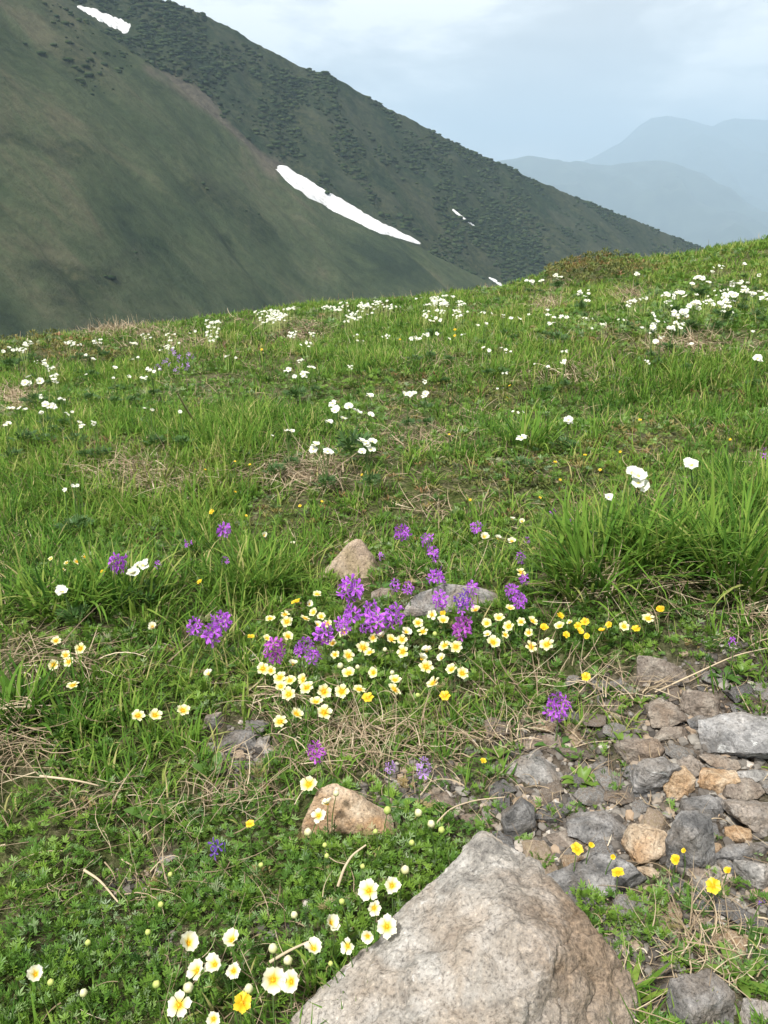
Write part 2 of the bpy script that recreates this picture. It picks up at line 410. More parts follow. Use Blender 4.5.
def assign_labels(max_rank=6, reach=260):
    classes = {}
    for it in ITEMS: classes.setdefault(it[3], []).append(it)
    for cl, its in classes.items():
        cands = []
        for mi, (ph, (mu, mv)) in enumerate(MARKS):
            for dn, (ex, ey) in (('left of', (-1, 0)), ('right of', (1, 0)), ('behind', (0, -1)), ('in front of', (0, 1))):
                lst = []
                for k, it in enumerate(its):
                    du, dv = it[2][0] - mu, it[2][1] - mv
                    L = math.hypot(du, dv)
                    if L < 5 or L > reach: continue
                    if (du * ex + dv * ey) / L > 0.7072: lst.append((L, k))
                lst.sort()
                for rank, (L, k) in enumerate(lst[:max_rank]):
                    cands.append((rank * 45 + L, k, rank, dn, ph))
        cands.sort(key=lambda c: c[0])
        done, used = set(), set()
        for sc_, k, rank, dn, ph in cands:
            if k in done or (rank, dn, ph) in used: continue
            done.add(k); used.add((rank, dn, ph))
            o, look = its[k][0], its[k][1]
            o['label'] = ('%s, %snearest %s %s' % (look, ORD[rank], dn, ph)).replace('  ', ' ')
        left = [k for k in range(len(its)) if k not in done]
        for j, k in enumerate(left):
            its[k][0]['label'] = its[k][1] + ' in the far meadow' if its[k][2][1] < 480 else its[k][1] + ' among its neighbours'

# ================================================================== GROUND
def build_ground():
    rr = np.geomspace(0.12, 330, 270)
    az = np.concatenate([np.linspace(-180, -62, 40, endpoint=False), np.linspace(-62, 62, 380), np.linspace(62, 180, 41)[1:-1]])
    A, RR = np.meshgrid(np.radians(az), rr)
    X, Y = RR * np.sin(A), RR * np.cos(A)
    Z = ground_h(X, Y)
    V = np.stack([X, Y, Z], -1).reshape(-1, 3)
    na, nr = len(az), len(rr)
    i, j = np.meshgrid(np.arange(nr - 1), np.arange(na), indexing='ij')
    j2 = (j + 1) % na
    Q = np.stack([i * na + j, i * na + j2, (i + 1) * na + j2, (i + 1) * na + j], -1).reshape(-1, 4)
    V = np.concatenate([V, [[0, 0, float(ground_h(0.0, 0.0))]]])
    mp = maps(V)
    soil = np.where(V[:, 1] > 0.1, mp['soil'], 0)
    me = np_mesh('ground', V, Q[:, ::-1], {'soil': np.clip(soil * 1.3, 0, 1)})
    bm = bmesh.new(); bm.from_mesh(me); bm.verts.ensure_lookup_table()
    c = bm.verts[len(V) - 1]
    for k in range(na):
        bm.faces.new((bm.verts[k], bm.verts[(k + 1) % na], c))
    bmesh.ops.recalc_face_normals(bm, faces=bm.faces); bm.to_mesh(me); bm.free()
    if me.polygons[0].normal.z < 0: me.flip_normals()
    o = put('ground', me, ground_material())
    tag(o, 'mossy brown soil of the sloping alpine meadow', 'ground', kind='structure')
build_ground()

# ================================================================== MOUNTAINS
def crest_table(pts):
    x, y, z = [], [], []
    for u, v, Yd in pts:
        r = ray(u, v); t = Yd / r[1]
        x.append(r[0] * t); y.append(Yd); z.append(HC + r[2] * t)
    o = np.argsort(x)
    return np.array(x)[o], np.array(y)[o], np.array(z)[o]

MX, MY, MZ = crest_table([(-420, -150, 760), (-150, -92, 780), (0, -52, 815), (90, -22, 840), (150, -2, 860), (185, 6, 875), (215, 20, 890), (255, 41, 905), (300, 66, 925), (330, 74, 940), (365, 94, 965),
                          (400, 114, 985), (450, 140, 1020), (520, 172, 1080), (600, 206, 1150), (660, 230, 1205), (705, 248, 1250), (800, 292, 1340), (1000, 400, 1500)])
SX, SY, SZ = crest_table([(-500, -330, 600), (-150, -150, 625), (0, -46, 645), (60, 2, 655), (150, 62, 672), (210, 112, 686), (270, 163, 700), (330, 207, 716), (420, 247, 745), (510, 292, 780), (600, 345, 815), (760, 440, 860)])
VALLEY = -87.0

MK = 0.55
def mount_h(x, y, detail=True):
    z, h = mount_h0(np.asarray(x, float) / MK, np.asarray(y, float) / MK, detail)
    return z * MK, h

def mount_h0(x, y, detail=True):
    yc = np.interp(x, MX, MY); zc = np.interp(x, MX, MZ)
    dm = yc - y
    zm = zc - np.where(dm > 0, 0.56 * dm, -0.5 * dm)
    rib = fbm((x + 0.55 * y) / 75.0, (y - 0.4 * x) / 260.0, 41, 4)
    zm = zm + np.clip(np.abs(dm) / 60, 0, 1) * 15 * rib
    ys = np.interp(x, SX, SY); zs = np.interp(x, SX, SZ)
    ds = ys - y
    z2 = zs - np.where(ds > 0, 0.36 * ds + 0.00022 * ds * ds, -0.42 * ds)
    rs = fbm((x + 0.35 * y) / 90.0, (y - 0.3 * x) / 330.0, 51, 4)
    z2 = z2 + np.clip(np.abs(ds) / 40, 0, 1) * 10.0 * rs
    z2 = z2 + np.clip(ds / 40, 0, 1) * (3.2 * fbm((x * .36 + y) / 30.0, (x - .36 * y) / 240.0, 57, 3) - 5.0 * np.clip(.18 - np.abs(fbm((x * .5 + y) / 95.0, (x - .5 * y) / 420.0, 58, 3)), 0, 1) / .18)
    zm = zm + np.clip(dm / 40, 0, 1) * 4.0 * fbm((x + .55 * y) / 26.0, (y - .4 * x) / 120.0, 59, 3)
    k = 12.0
    h = np.clip(0.5 + 0.5 * (zm - z2) / k, 0, 1)
    z = z2 * (1 - h) + zm * h + k * h * (1 - h)
    if detail:
        dark = h
        z = z + fbm(x / 26, y / 26, 61, 4) * (1.2 + 1.6 * dark) + np.maximum(0, fbm(x / 9, y / 9, 71, 3)) * 2.2 * dark
    return np.maximum(z, VALLEY / MK), h

_TM = np.geomspace(110, 950, 1500)
def mount_at(u, v, lift=0.0):
    d = ray(u, v)
    X = d[0] * _TM; Y = d[1] * _TM; Z = HC + d[2] * _TM
    g = Z - mount_h(X, Y)[0]
    i = int(np.argmax(g < 0))
    if i == 0: i = len(_TM) - 1
    t = _TM[i - 1] + (_TM[i] - _TM[i - 1]) * g[i - 1] / max(1e-6, g[i - 1] - g[i])
    x, y = d[0] * t, d[1] * t
    return np.array([x, y, float(mount_h(x, y)[0]) + lift])

def mountain_material():
    m, nt, out = new_mat('mountain_turf')  # cloud shade on the mountain is put into these dark turf and scrub colours
    tc = nd(nt, 'ShaderNodeTexCoord'); v = tc.outputs['Object']
    a = nd(nt, 'ShaderNodeAttribute', attribute_name='scrub'); e = nd(nt, 'ShaderNodeAttribute', attribute_name='scree')
    m0 = nd(nt, 'ShaderNodeMapping'); m0.inputs['Rotation'].default_value = (0, 0, R(20)); nt.links.new(v, m0.inputs['Vector'])
    mp = nd(nt, 'ShaderNodeMapping'); mp.inputs['Scale'].default_value = (0.22, 1, 0.7); nt.links.new(m0.outputs[0], mp.inputs['Vector'])
    f1 = noise_tex(nt, mp.outputs[0], 0.030, 8, 0.68, 0.6); f2 = noise_tex(nt, v, 0.30, 7, 0.75); f3 = noise_tex(nt, mp.outputs[0], 0.06, 7, 0.7, 0.6)
    turf = ramp(nt, f1, [(0.34, (0.020, 0.031, 0.017)), (0.45, (0.037, 0.051, 0.025)), (0.55, (0.054, 0.066, 0.034)), (0.66, (0.084, 0.080, 0.048))])
    turf = mixc(nt, 0.45, turf, ramp(nt, f2, [(0.34, (0.35,) * 3), (0.5, (1.0,) * 3), (0.66, (1.5,) * 3)]), 'MULTIPLY')
    scr0 = ramp(nt, f1, [(0.40, (0.60, 0.74, 0.66)), (0.60, (1.15, 1.02, 0.95))])
    scr = ramp(nt, f2, [(0.38, (0.010, 0.017, 0.010)), (0.50, (0.024, 0.036, 0.018)), (0.62, (0.048, 0.056, 0.030))])
    scr = mixc(nt, 1.0, scr, scr0, 'MULTIPLY')
    scr = mixc(nt, ramp(nt, f3, [(0.45, (0, 0, 0)), (0.65, (0.6,) * 3)]), scr, (0.052, 0.056, 0.036))
    c = mixc(nt, a.outputs['Fac'], turf, scr)
    c = mixc(nt, e.outputs['Fac'], c, ramp(nt, f2, [(0.35, (0.07, 0.055, 0.048)), (0.6, (0.15, 0.118, 0.098))]))
    p = nd(nt, 'ShaderNodeBsdfPrincipled'); nt.links.new(c, p.inputs['Base Color']); p.inputs['Roughness'].default_value = 1.0; p.inputs['Specular IOR Level'].default_value = 0.05
    b = nd(nt, 'ShaderNodeBump'); b.inputs['Strength'].default_value = 0.8; b.inputs['Distance'].default_value = 2.0
    nt.links.new(f2, b.inputs['Height']); nt.links.new(b.outputs[0], p.inputs['Normal']); nt.links.new(p.outputs[0], out.inputs[0])
    return m

def segdist(u, v, pts):
    best = np.full_like(u, 1e9)
    for (x0, y0), (x1, y1) in zip(pts[:-1], pts[1:]):
        dx, dy = x1 - x0, y1 - y0
        t = np.clip(((u - x0) * dx + (v - y0) * dy) / (dx * dx + dy * dy), 0, 1)
        best = np.minimum(best, np.hypot(u - x0 - t * dx, v - y0 - t * dy))
    return best

SCRUBLINES = [[(-20, 255), (40, 268), (95, 280), (150, 245), (160, 245)], [(150, 85), (240, 105)], [(190, 185), (230, 205), (265, 232)], [(195, 235), (225, 243)], [(-20, 130), (60, 150), (110, 150)], [(60, 300), (120, 275)]]
def scrub_field(x, y, z, h):
    u, v, d = project(x, y, z)
    x, y = x / MK, y / MK
    n = fbm(x / 40, y / 40, 81, 4)
    s = np.clip(h * 1.15 + (h > .02) * (h < .98) * 1.2 * n, 0, 1)
    wob = 6 * fbm(x / 18, y / 18, 91, 3)
    for L in SCRUBLINES:
        s = np.maximum(s, np.clip(1.0 - (segdist(u, v + wob, L) + 22 * n) / 12.0, 0, .8))
    s = np.maximum(s, 0.8 * np.clip(1 - np.hypot((u - 60) / 130, (v - 50) / 90), 0, 1) * np.clip(0.5 + 2 * n, 0, 1))
    e = np.clip(1.25 - (segdist(u, v, [(150, 70), (200, 105), (245, 140), (272, 165)]) + 14 * n) / 8.0, 0, 1) * 0.5
    return s, e

def build_mountain():
    xs = np.arange(-1500, 760, 3.0) * MK; ys = np.arange(262, 1620, 3.0) * MK
    X, Y = np.meshgrid(xs, ys)
    Z, h = mount_h(X, Y)
    s, e = scrub_field(X, Y, Z, h)
    ny, nx = X.shape
    i, j = np.meshgrid(np.arange(ny - 1), np.arange(nx - 1), indexing='ij')
    Q = np.stack([i * nx + j, i * nx + j + 1, (i + 1) * nx + j + 1, (i + 1) * nx + j], -1).reshape(-1, 4)
    me = np_mesh('mountain', np.stack([X, Y, Z], -1).reshape(-1, 3), Q, {'scrub': s.ravel(), 'scree': e.ravel()})
    o = put('mountain', me, mountain_material())
    tag(o, 'long dark mountain ridge with a smooth green spur', 'mountain', kind='structure')
    # creeping pine scrub
    bases = []
    for k in range(5):
        bm = bmesh.new(); bmesh.ops.create_icosphere(bm, subdivisions=1, radius=1)
        for vv in bm.verts:
            q = mnoise.noise(vv.co * 1.7 + Vector((k * 5, 0, 0)))
            vv.co = vv.co * (1 + 0.5 * q); vv.co.z *= 0.6
        bm.verts.index_update()
        bases.append((np.array([v.co[:] for v in bm.verts]), np.array([[v.index for v in f.verts] for f in bm.faces]))); bm.free()
    n = 170000
    x = RNG.uniform(-420, 520, n) * MK; y = RNG.uniform(420, 1260, n) * MK
    z, h = mount_h(x, y); s, e = scrub_field(x, y, z, h)
    u, v, d = project(x, y, z)
    nn = fbm(x / 18, y / 30, 101, 4)
    ok = (z > VALLEY + 2) & (y / MK < np.interp(x / MK, MX, MY) + 8) & (u > -80) & (u < 860) & (v < 420) & (v > -60) & (RNG.random(n) < np.clip(s * (0.40 + 2.4 * nn), 0, .85) * np.where(h > .5, 1, np.where(v < 120, .3, .06)))
    snowd = np.minimum(segdist(u, v, [(278, 170), (330, 205), (424, 246)]), segdist(u, v, [(80, 10), (130, 30)]))
    ok &= (snowd > 7) & (e < 0.35)
    P = np.stack([x, y, z + 0.1], -1)[ok]; n = len(P)
    sc_ = (0.25 + RNG.random((n, 1)) ** 2.5 * 1.9) * np.array([[1, 1, 0.8]])
    me = scatter('mountain_scrub', bases, RNG.integers(0, 5, n), P, sc_, RNG.uniform(0, 6.28, n), RNG.random(n))
    m = leaf_mat('pine_scrub', [(0, (0.012, 0.022, 0.011)), (0.5, (0.024, 0.040, 0.016)), (1, (0.042, 0.058, 0.024))], 0.0, 0.9, spec=0.05)  # dark scrub green, with the mountain's cloud shade put into the colour
    tag(put('mountain_scrub', me, m), 'dark creeping scrub covering the mountain ridge', 'scrub', kind='stuff')
build_mountain()

def snow_patch(upper, lower, label, n=60, m=14, thick=0.7):
    def along(pts, t):
        p = np.array(pts, float); L = np.concatenate([[0], np.cumsum(np.hypot(*np.diff(p, axis=0).T))]); L /= L[-1]
        return np.interp(t, L, p[:, 0]), np.interp(t, L, p[:, 1])
    V = []
    for i in range(n + 1):
        t = i / n
        u0, v0 = along(upper, t); u1, v1 = along(lower, t)
        jit = 2.6 * float(fbm(np.array([i * .33 + upper[0][0]]), np.array([2.5]), 7, 3)[0]); jlo = 2.0 * float(fbm(np.array([i * .31 + upper[0][0]]), np.array([8.5]), 9, 3)[0])
        for j in range(m + 1):
            w = j / m
            uu, vv = u0 + (u1 - u0) * w, v0 + (jit * (1 - w) + jlo * w) * min(1, abs(v1 - v0) / 8) + (v1 - v0) * w
            prof = min(1.0, min(w, 1 - w) * 5) * min(1.0, min(t, 1 - t) * 12)
            V.append(mount_at(uu, vv, -0.6 + (thick + 0.6) * prof ** 0.6))
    Q = [[i * (m + 1) + j, (i + 1) * (m + 1) + j, (i + 1) * (m + 1) + j + 1, i * (m + 1) + j + 1] for i in range(n) for j in range(m)]
    me = py_mesh('snow_patch', V, Q)
    o = put('snow_patch', me, M['snow'])
    tag(o, label, 'snow patch', 'old snow patches on the mountain')
def snow_material():
    m, nt, out = new_mat('old_snow')
    tc = nd(nt, 'ShaderNodeTexCoord')
    c = ramp(nt, noise_tex(nt, tc.outputs['Object'], 0.22, 7, 0.7), [(0.35, (0.40, 0.39, 0.38)), (0.5, (0.55, 0.55, 0.55)), (0.65, (0.68, 0.68, 0.69))])
    p = nd(nt, 'ShaderNodeBsdfPrincipled'); nt.links.new(c, p.inputs['Base Color']); p.inputs['Roughness'].default_value = 0.7; nt.links.new(p.outputs[0], out.inputs[0])
    return m
M['snow'] = snow_material()
snow_patch([(274, 165), (283, 164), (300, 174), (340, 197), (380, 221), (424, 244)], [(274, 168), (284, 180), (300, 193), (340, 216), (380, 234), (424, 246)], 'long slanting snow patch in the gully between green spur and dark ridge')
snow_patch([(76, 5), (95, 9), (118, 18), (133, 24)], [(76, 7), (92, 17), (112, 28), (128, 36)], 'snow patch near the top of the mountain by the picture edge')
snow_patch([(452, 208), (460, 214), (477, 228)], [(451, 210), (460, 217), (477, 229)], 'thin faint snow streak on the dark ridge', 20, 5, 0.4)
snow_patch([(488, 277), (497, 280), (506, 288)], [(488, 278), (497, 284), (506, 290)], 'tiny snow scrap low in the gully just above the meadow edge', 20, 6, 0.5)

def far_range(name, pts, ridge_seed, col, label, depth=1600, foot=-690):
    X, Y, Z = crest_table(pts)
    xs = np.linspace(X[0], X[-1], 260); s = np.linspace(-1, 1, 150)
    XX, SS = np.meshgrid(xs, s)
    yc = np.interp(xs, X, Y)[None, :]; zc = np.interp(xs, X, Z)[None, :]
    YY = yc + SS * depth
    k = (X[-1] - X[0]) / 14
    ribs = 1 - np.abs(fbm(XX / k, YY / (k * 2.2), ridge_seed, 4))
    fall = np.abs(SS) * depth
    ZZ = zc - 0.36 * fall + np.clip(fall / 500, 0, 1) * (ribs - 0.82) * 420 + 22 * fbm(XX / (k * .16), YY / (k * .16), ridge_seed + 7, 4) * np.clip(fall / 60, .35, 1)
    ZZ = np.maximum(ZZ, foot)
    ny, nx = XX.shape
    i, j = np.meshgrid(np.arange(ny - 1), np.arange(nx - 1), indexing='ij')
    Q = np.stack([i * nx + j, i * nx + j + 1, (i + 1) * nx + j + 1, (i + 1) * nx + j], -1).reshape(-1, 4)
    m, nt, out = new_mat(name + '_forest')
    tc = nd(nt, 'ShaderNodeTexCoord')
    c = ramp(nt, noise_tex(nt, tc.outputs['Object'], 0.01, 6, 0.65), [(0.35, tuple(x * .7 for x in col)), (0.65, tuple(x * 1.3 for x in col))])
    p = nd(nt, 'ShaderNodeBsdfPrincipled'); nt.links.new(c, p.inputs['Base Color']); p.inputs['Roughness'].default_value = 1; nt.links.new(p.outputs[0], out.inputs[0])
    o = put(name, np_mesh(name, np.stack([XX, YY, ZZ], -1).reshape(-1, 3), Q), m)
    tag(o, label, 'mountain', kind='structure')
far_range('far_hills', [(-300, 300, 5000), (250, 230, 5000), (400, 186, 5000), (480, 163, 5000), (520, 157, 5000), (530, 155, 5000), (548, 158, 5000), (568, 161, 5000), (577, 159, 5000), (590, 163, 5000), (612, 164, 5000), (635, 161, 5000),
                        (655, 160, 5000), (668, 161, 5000), (690, 169, 5000), (708, 175, 5000), (725, 187, 5000), (745, 200, 5000), (768, 214, 5000), (830, 245, 5000), (1000, 300, 5000)], 201, (0.05, 0.065, 0.045), 'hazy blue wooded hills beyond the ridge', 2600)
far_range('far_mountain', [(300, 270, 8000), (450, 215, 8000), (540, 178, 8000), (592, 157, 8000), (620, 142, 8000), (640, 125, 8000), (652, 117, 8000), (668, 116, 8000), (685, 118, 8000), (700, 123, 8000), (712, 126, 8000), (722, 121, 8000), (733, 117, 8000),
                           (760, 118, 8000), (800, 121, 8000), (860, 140, 8000), (960, 190, 8000), (1100, 250, 8000)], 231, (0.05, 0.065, 0.045), 'farthest pale blue flat-topped mountain', 3200)
vm = np_mesh('valley', np.array([[-13000, -13000, -700], [13000, -13000, -700], [13000, 13000, -700], [-13000, 13000, -700]]), np.array([[0, 1, 2, 3]]))
tag(put('valley', vm, plain_mat('valley_forest', (0.05, 0.07, 0.04), 1.0)), 'dark wooded valley floor far below the meadow', 'valley', kind='structure')

# ================================================================== ROCKS
def hull_mesh(name, pts, bevel, subd, disp, nscale, seed):
    bm = bmesh.new()
    for p in pts: bm.verts.new(p)
    r = bmesh.ops.convex_hull(bm, input=bm.verts)
    dead = [g for g in r['geom_interior'] if isinstance(g, bmesh.types.BMVert)] + [v for v in bm.verts if not v.link_faces]
    bmesh.ops.delete(bm, geom=list(set(dead)), context='VERTS')
    bmesh.ops.dissolve_limit(bm, angle_limit=R(12), verts=bm.verts, edges=bm.edges)
    if bevel > 0:
        bmesh.ops.bevel(bm, geom=list(bm.edges), offset=bevel, segments=2, profile=0.6, affect='EDGES', clamp_overlap=True)
    bmesh.ops.triangulate(bm, faces=bm.faces)
    ext = max((max(v.co[i] for v in bm.verts) - min(v.co[i] for v in bm.verts)) for i in range(3))
    target = ext / subd
    for _ in range(7):
        es = [e for e in bm.edges if e.calc_length() > target]
        if not es or len(bm.verts) > 40000: break
        bmesh.ops.subdivide_edges(bm, edges=es, cuts=1)
        bmesh.ops.triangulate(bm, faces=[f for f in bm.faces if len(f.verts) > 3])
    bmesh.ops.recalc_face_normals(bm, faces=bm.faces)
    bm.normal_update()
    off = Vector((seed * 3.7, seed * 1.3, 0))
    mv = []
    for v in bm.verts:
        p = v.co * nscale / ext + off
        q = mnoise.fractal(p, 0.9, 2.1, 5) * disp
        c = mnoise.noise(p * 0.9 + Vector((9, 2, 4)))
        q -= disp * 0.9 * max(0.0, 0.10 - abs(c)) / 0.10 * 0.5
        mv.append(v.co + v.normal * q)
    for v, c in zip(bm.verts, mv): v.co = c
    me = bpy.data.meshes.new(name); bm.to_mesh(me); bm.free()
    me.polygons.foreach_set('use_smooth', [True] * len(me.polygons))
    try:
        me.set_sharp_from_angle(angle=R(30))
    except Exception:
        pass
    return me

def random_rock(name, a, b, c, seed, subd=24, blocky=0.5, npts=18):
    rg = random.Random(seed)
    pts = []
    for _ in range(npts):
        d = Vector((rg.gauss(0, 1), rg.gauss(0, 1), rg.gauss(0, 1))).normalized()
        e = 1.0 / max(abs(d.x), abs(d.y), abs(d.z))
        k = (1 - blocky) + blocky * min(e, 1.5)
        k *= rg.uniform(0.82, 1.04)
        pts.append((d.x * a * k, d.y * b * k, d.z * c * k))
    s = min(a, b, c)
    return hull_mesh(name, pts, s * 0.05, subd, 0.07 * s + 0.012 * max(a, b), 6.0, seed % 97)

def boulder():
    px = [(482, 829, .10), (462, 850, .08), (430, 893, .06), (392, 942, .05), (332, 988, .035), (284, 1024, .02), (505, 840, .105), (535, 858, .105), (572, 898, .10), (604, 938, .085), (630, 972, .05), (646, 1004, .012),
          (516, 925, .128), (450, 960, .092), (555, 945, .122), (592, 990, .055), (470, 1060, .06), (520, 1010, .10), (560, 1040, .04), (360, 1080, .035), (622, 1070, .0)]
    P = [at(u, v, h) for u, v, h in px]
    c = np.mean(P, axis=0); c[2] = float(ground_h(c[0], c[1]))
    low = []
    for p in P:
        q = c + (p - c) * 1.02; q[2] = float(ground_h(q[0], q[1])) - 0.10
        low.append(q)
    me = hull_mesh('boulder', [tuple(p - c) for p in P + low], 0.008, 120, 0.0065, 11.0, 5)
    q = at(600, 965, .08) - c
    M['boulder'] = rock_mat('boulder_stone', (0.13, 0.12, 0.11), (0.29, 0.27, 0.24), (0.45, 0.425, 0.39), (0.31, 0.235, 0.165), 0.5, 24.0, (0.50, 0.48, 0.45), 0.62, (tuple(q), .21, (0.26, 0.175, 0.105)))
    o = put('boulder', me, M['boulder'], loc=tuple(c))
    tag(o, 'big pale lichened boulder with a rusty brown flank at the bottom', 'boulder')
    for p in P: KEEP.append((p[0], p[1] + 0.0, 0.012))
    for i in range(9):
        for j in range(5):
            q = at(400 + i * 25, 860 + j * 40, .1)
            u, v, d = project(q[0], q[1], q[2])
            lo = np.interp(v, [830, 905, 1000, 1030], [480, 420, 325, 290]); hi = np.interp(v, [830, 870, 985, 1030], [485, 545, 636, 650])
            if lo + 15 < u < hi - 15: KEEP.append((q[0], q[1], 0.035))
boulder()
MARKS.append(('the big boulder', (470, 940)))

GROUND_ROCKS = 0
def stone(cx, cy, w, h, mat, label, name='stone', seed=None, blocky=0.45, pts=None, yaw=None, group=None, mark=None, flat=0.75):
    global GROUND_ROCKS
    GROUND_ROCKS += 1
    seed = seed or GROUND_ROCKS * 13 + 1
    g = at(cx, cy + h * 0.25)
    d = project(*g)[2]
    th = math.asin(min(1, max(0.05, (HC - g[2]) / np.linalg.norm(g - CAM))))
    Wd = w * d / F * 1.22; Hh = h * d / F * 1.22
    dep = Wd * flat
    hg = (Hh - dep * math.sin(th) * 0.85) / math.cos(th)
    if hg < 0.22 * Wd:
        hg = 0.22 * Wd; dep = max(0.35 * Wd, (Hh - hg * math.cos(th)) / max(0.2, math.sin(th)))
    if pts is not None:
        P = [(x * Wd / 2, y * dep / 2, z * hg) for x, y, z in pts] + [(x * Wd / 2 * 1.05, y * dep / 2 * 1.05, -0.35 * hg) for x, y, z in pts if z < .5]
        me = hull_mesh(name, P, min(Wd, hg) * 0.07, 40, 0.018 * Wd, 5.0, seed % 97)
        z0 = 0.0
    else:
        me = random_rock(name, Wd / 2, dep / 2, hg * 0.72, seed, 26 if w > 24 else 14, blocky)
        z0 = hg * 0.28
    o = put(name, me, M[mat], loc=(g[0], g[1], float(ground_h(g[0], g[1])) + z0))
    o.rotation_euler = (0, 0, (0 if pts is not None else random.Random(seed).uniform(-0.35, 0.35)) if yaw is None else yaw)
    tag(o, label, 'stone' if name == 'stone' else name.replace('_', ' '), group)
    KEEP.append((g[0], g[1], min(Wd, dep) * 0.42))
    if Wd > 1.3 * dep:
        KEEP.append((g[0] - Wd * .27, g[1], dep * .4)); KEEP.append((g[0] + Wd * .27, g[1], dep * .4))
    if mark: MARKS.append((mark, (cx, cy)))
    return o

G1 = 'larger stones of the scree'
stone(350, 562, 50, 42, 'pink', 'pinkish pyramid-shaped rock standing behind the flower patch', 'rock', pts=[(-1, -.5, 0), (.9, -.7, 0), (1, .5, .05), (-.8, .6, 0), (.22, .15, 1), (.40, .0, .97), (.02, .25, .84), (.80, .1, .42), (-.4, .0, .45)], mark='the pyramid-shaped rock')
stone(456, 599, 84, 26, 'grey', 'low greyish tan rock half buried at the back of the flower patch', 'rock', pts=[(-1, -.4, 0), (1, -.5, 0), (.9, .6, .2), (-.9, .5, .1), (-.7, 0, .7), (-.2, .2, 1), (.35, .1, .95), (.8, 0, .55)], mark='the half-buried low rock')
stone(384, 594, 22, 12, 'brown', 'small brown stone left of the low greyish tan rock', 'rock')
stone(347, 806, 76, 58, 'tan', 'tan rock with a rounded top among leaves above the big boulder', 'rock', pts=[(-1, -.5, 0), (1, -.6, 0), (1, .3, 0), (-.7, .6, 0), (-.62, 0, .95), (-.25, .25, 1), (.1, .05, .85), (.62, -.1, .38), (-.8, -.3, .6)], mark='the tan rock above the boulder')
stone(660, 669, 44, 34, 'brown', 'pointed brown stone at the upper edge of the scree', pts=[(-.9, -.3, 0), (1, -.6, 0), (1, .4, 0), (-.6, .6, 0), (-.95, .1, .95), (-.3, .2, .8), (.5, .1, .55), (.9, 0, .3)], mark='the pointed brown stone', group=G1)
stone(745, 738, 80, 50, 'lichen', 'big grey rock with white lichen spots at the edge of the scree', mark='the lichen-spotted rock', group=G1, blocky=.6)
stone(718, 779, 36, 26, 'orange', 'rounded rusty orange stone below the lichen-spotted rock', mark='the rusty orange stone', group=G1)
stone(677, 783, 28, 26, 'orange', 'tan cube-like stone leaning on the pale grey slab', group=G1, blocky=.7)
stone(655, 780, 40, 40, 'lichen', 'pale grey upright slab beside the tan cube-like stone', group=G1, blocky=.7)
stone(597, 825, 64, 34, 'slate', 'flat dark grey slab lying above the big boulder\'s right shoulder', mark='the flat dark slab', group=G1, blocky=.7)
stone(647, 845, 48, 38, 'tan', 'beige oblong stone touching the flat dark slab', mark='the beige oblong stone', group=G1, blocky=.6)
stone(688, 848, 46, 52, 'slate', 'dark grey wedge standing right of the beige oblong stone', mark='the dark grey wedge', group=G1, blocky=.7)
stone(702, 806, 46, 26, 'slate', 'grey slab tilted below the rusty orange stone', group=G1, blocky=.7)
stone(750, 812, 48, 36, 'grey', 'light grey blunt stone by the right border of the scree', group=G1, blocky=.6)
stone(741, 788, 36, 24, 'brown', 'brown grey stone above the light grey blunt stone', group=G1)
stone(737, 834, 24, 18, 'orange', 'small peach coloured stone right of the dark grey wedge', group=G1)
stone(742, 848, 56, 22, 'slate', 'thin dark slab under the small peach coloured stone', group=G1, blocky=.7)
stone(713, 848, 18, 14, 'tan', 'small round tan pebble between dark wedge and thin slab', group=G1)
stone(668, 733, 36, 16, 'brown', 'flat brown stone in the upper middle of the scree', group=G1)
stone(704, 722, 28, 18, 'slate', 'dark stone left of the lichen-spotted rock', group=G1)
stone(699, 703, 34, 24, 'brown', 'dark brown stone behind the lichen-spotted rock', group=G1)
stone(664, 712, 38, 28, 'brown', 'brown angular stone below the pointed brown stone', group=G1)
stone(637, 745, 42, 28, 'brown', 'brownish tilted slab left of the pale grey slab', group=G1)
stone(752, 775, 36, 16, 'grey', 'grey flat stone under the lichen-spotted rock', group=G1)
stone(718, 762, 38, 16, 'brown', 'reddish brown flat stone on top of the rusty orange stone', group=G1)
stone(690, 766, 24, 20, 'grey', 'grey small block left of the rusty orange stone', group=G1)
stone(690, 818, 28, 16, 'orange', 'rust stained stone just above the dark grey wedge', group=G1)
stone(516, 822, 32, 40, 'slate', 'blue grey upright stone behind the boulder\'s tip', group=G1, blocky=.6)
stone(536, 767, 52, 28, 'grey', 'grey worn flat stone left of the leafy rosette', group=G1)
stone(544, 740, 42, 18, 'brown', 'dark low stone half covered by dry grass', group=G1)
stone(566, 838, 34, 20, 'brown', 'brown stone tucked under the flat dark slab', group=G1)
stone(597, 876, 94, 46, 'slate', 'wide dark slab beside the boulder\'s right edge', mark='the wide dark slab', group=G1, blocky=.7)
stone(648, 871, 22, 11, 'tan', 'small whitish chip on the wide dark slab', group=G1)
stone(696, 1000, 58, 52, 'slate', 'grey rough rock right of the boulder at the bottom', mark='the rough rock at the bottom', group=G1, blocky=.55)
stone(757, 1010, 34, 30, 'grey', 'grey stone in the bottom right corner', group=G1)
stone(755, 872, 40, 32, 'grey', 'rounded grey stone by the right border above the leaves', group=G1)
stone(700, 870, 22, 16, 'brown', 'small brown stone below the dark grey wedge', group=G1)
stone(724, 866, 20, 14, 'slate', 'small dark stone between dark wedge and rounded grey stone', group=G1)
stone(236, 740, 36, 24, 'slate', 'grey slab in the bare hollow left of the flowers', 'rock', mark='the slabs in the left hollow')
stone(256, 724, 24, 16, 'slate', 'dark upper stone of the bare hollow left of the flowers', 'rock')
stone(216, 720, 20, 18, 'grey', 'leftmost grey stone of the bare hollow', 'rock')
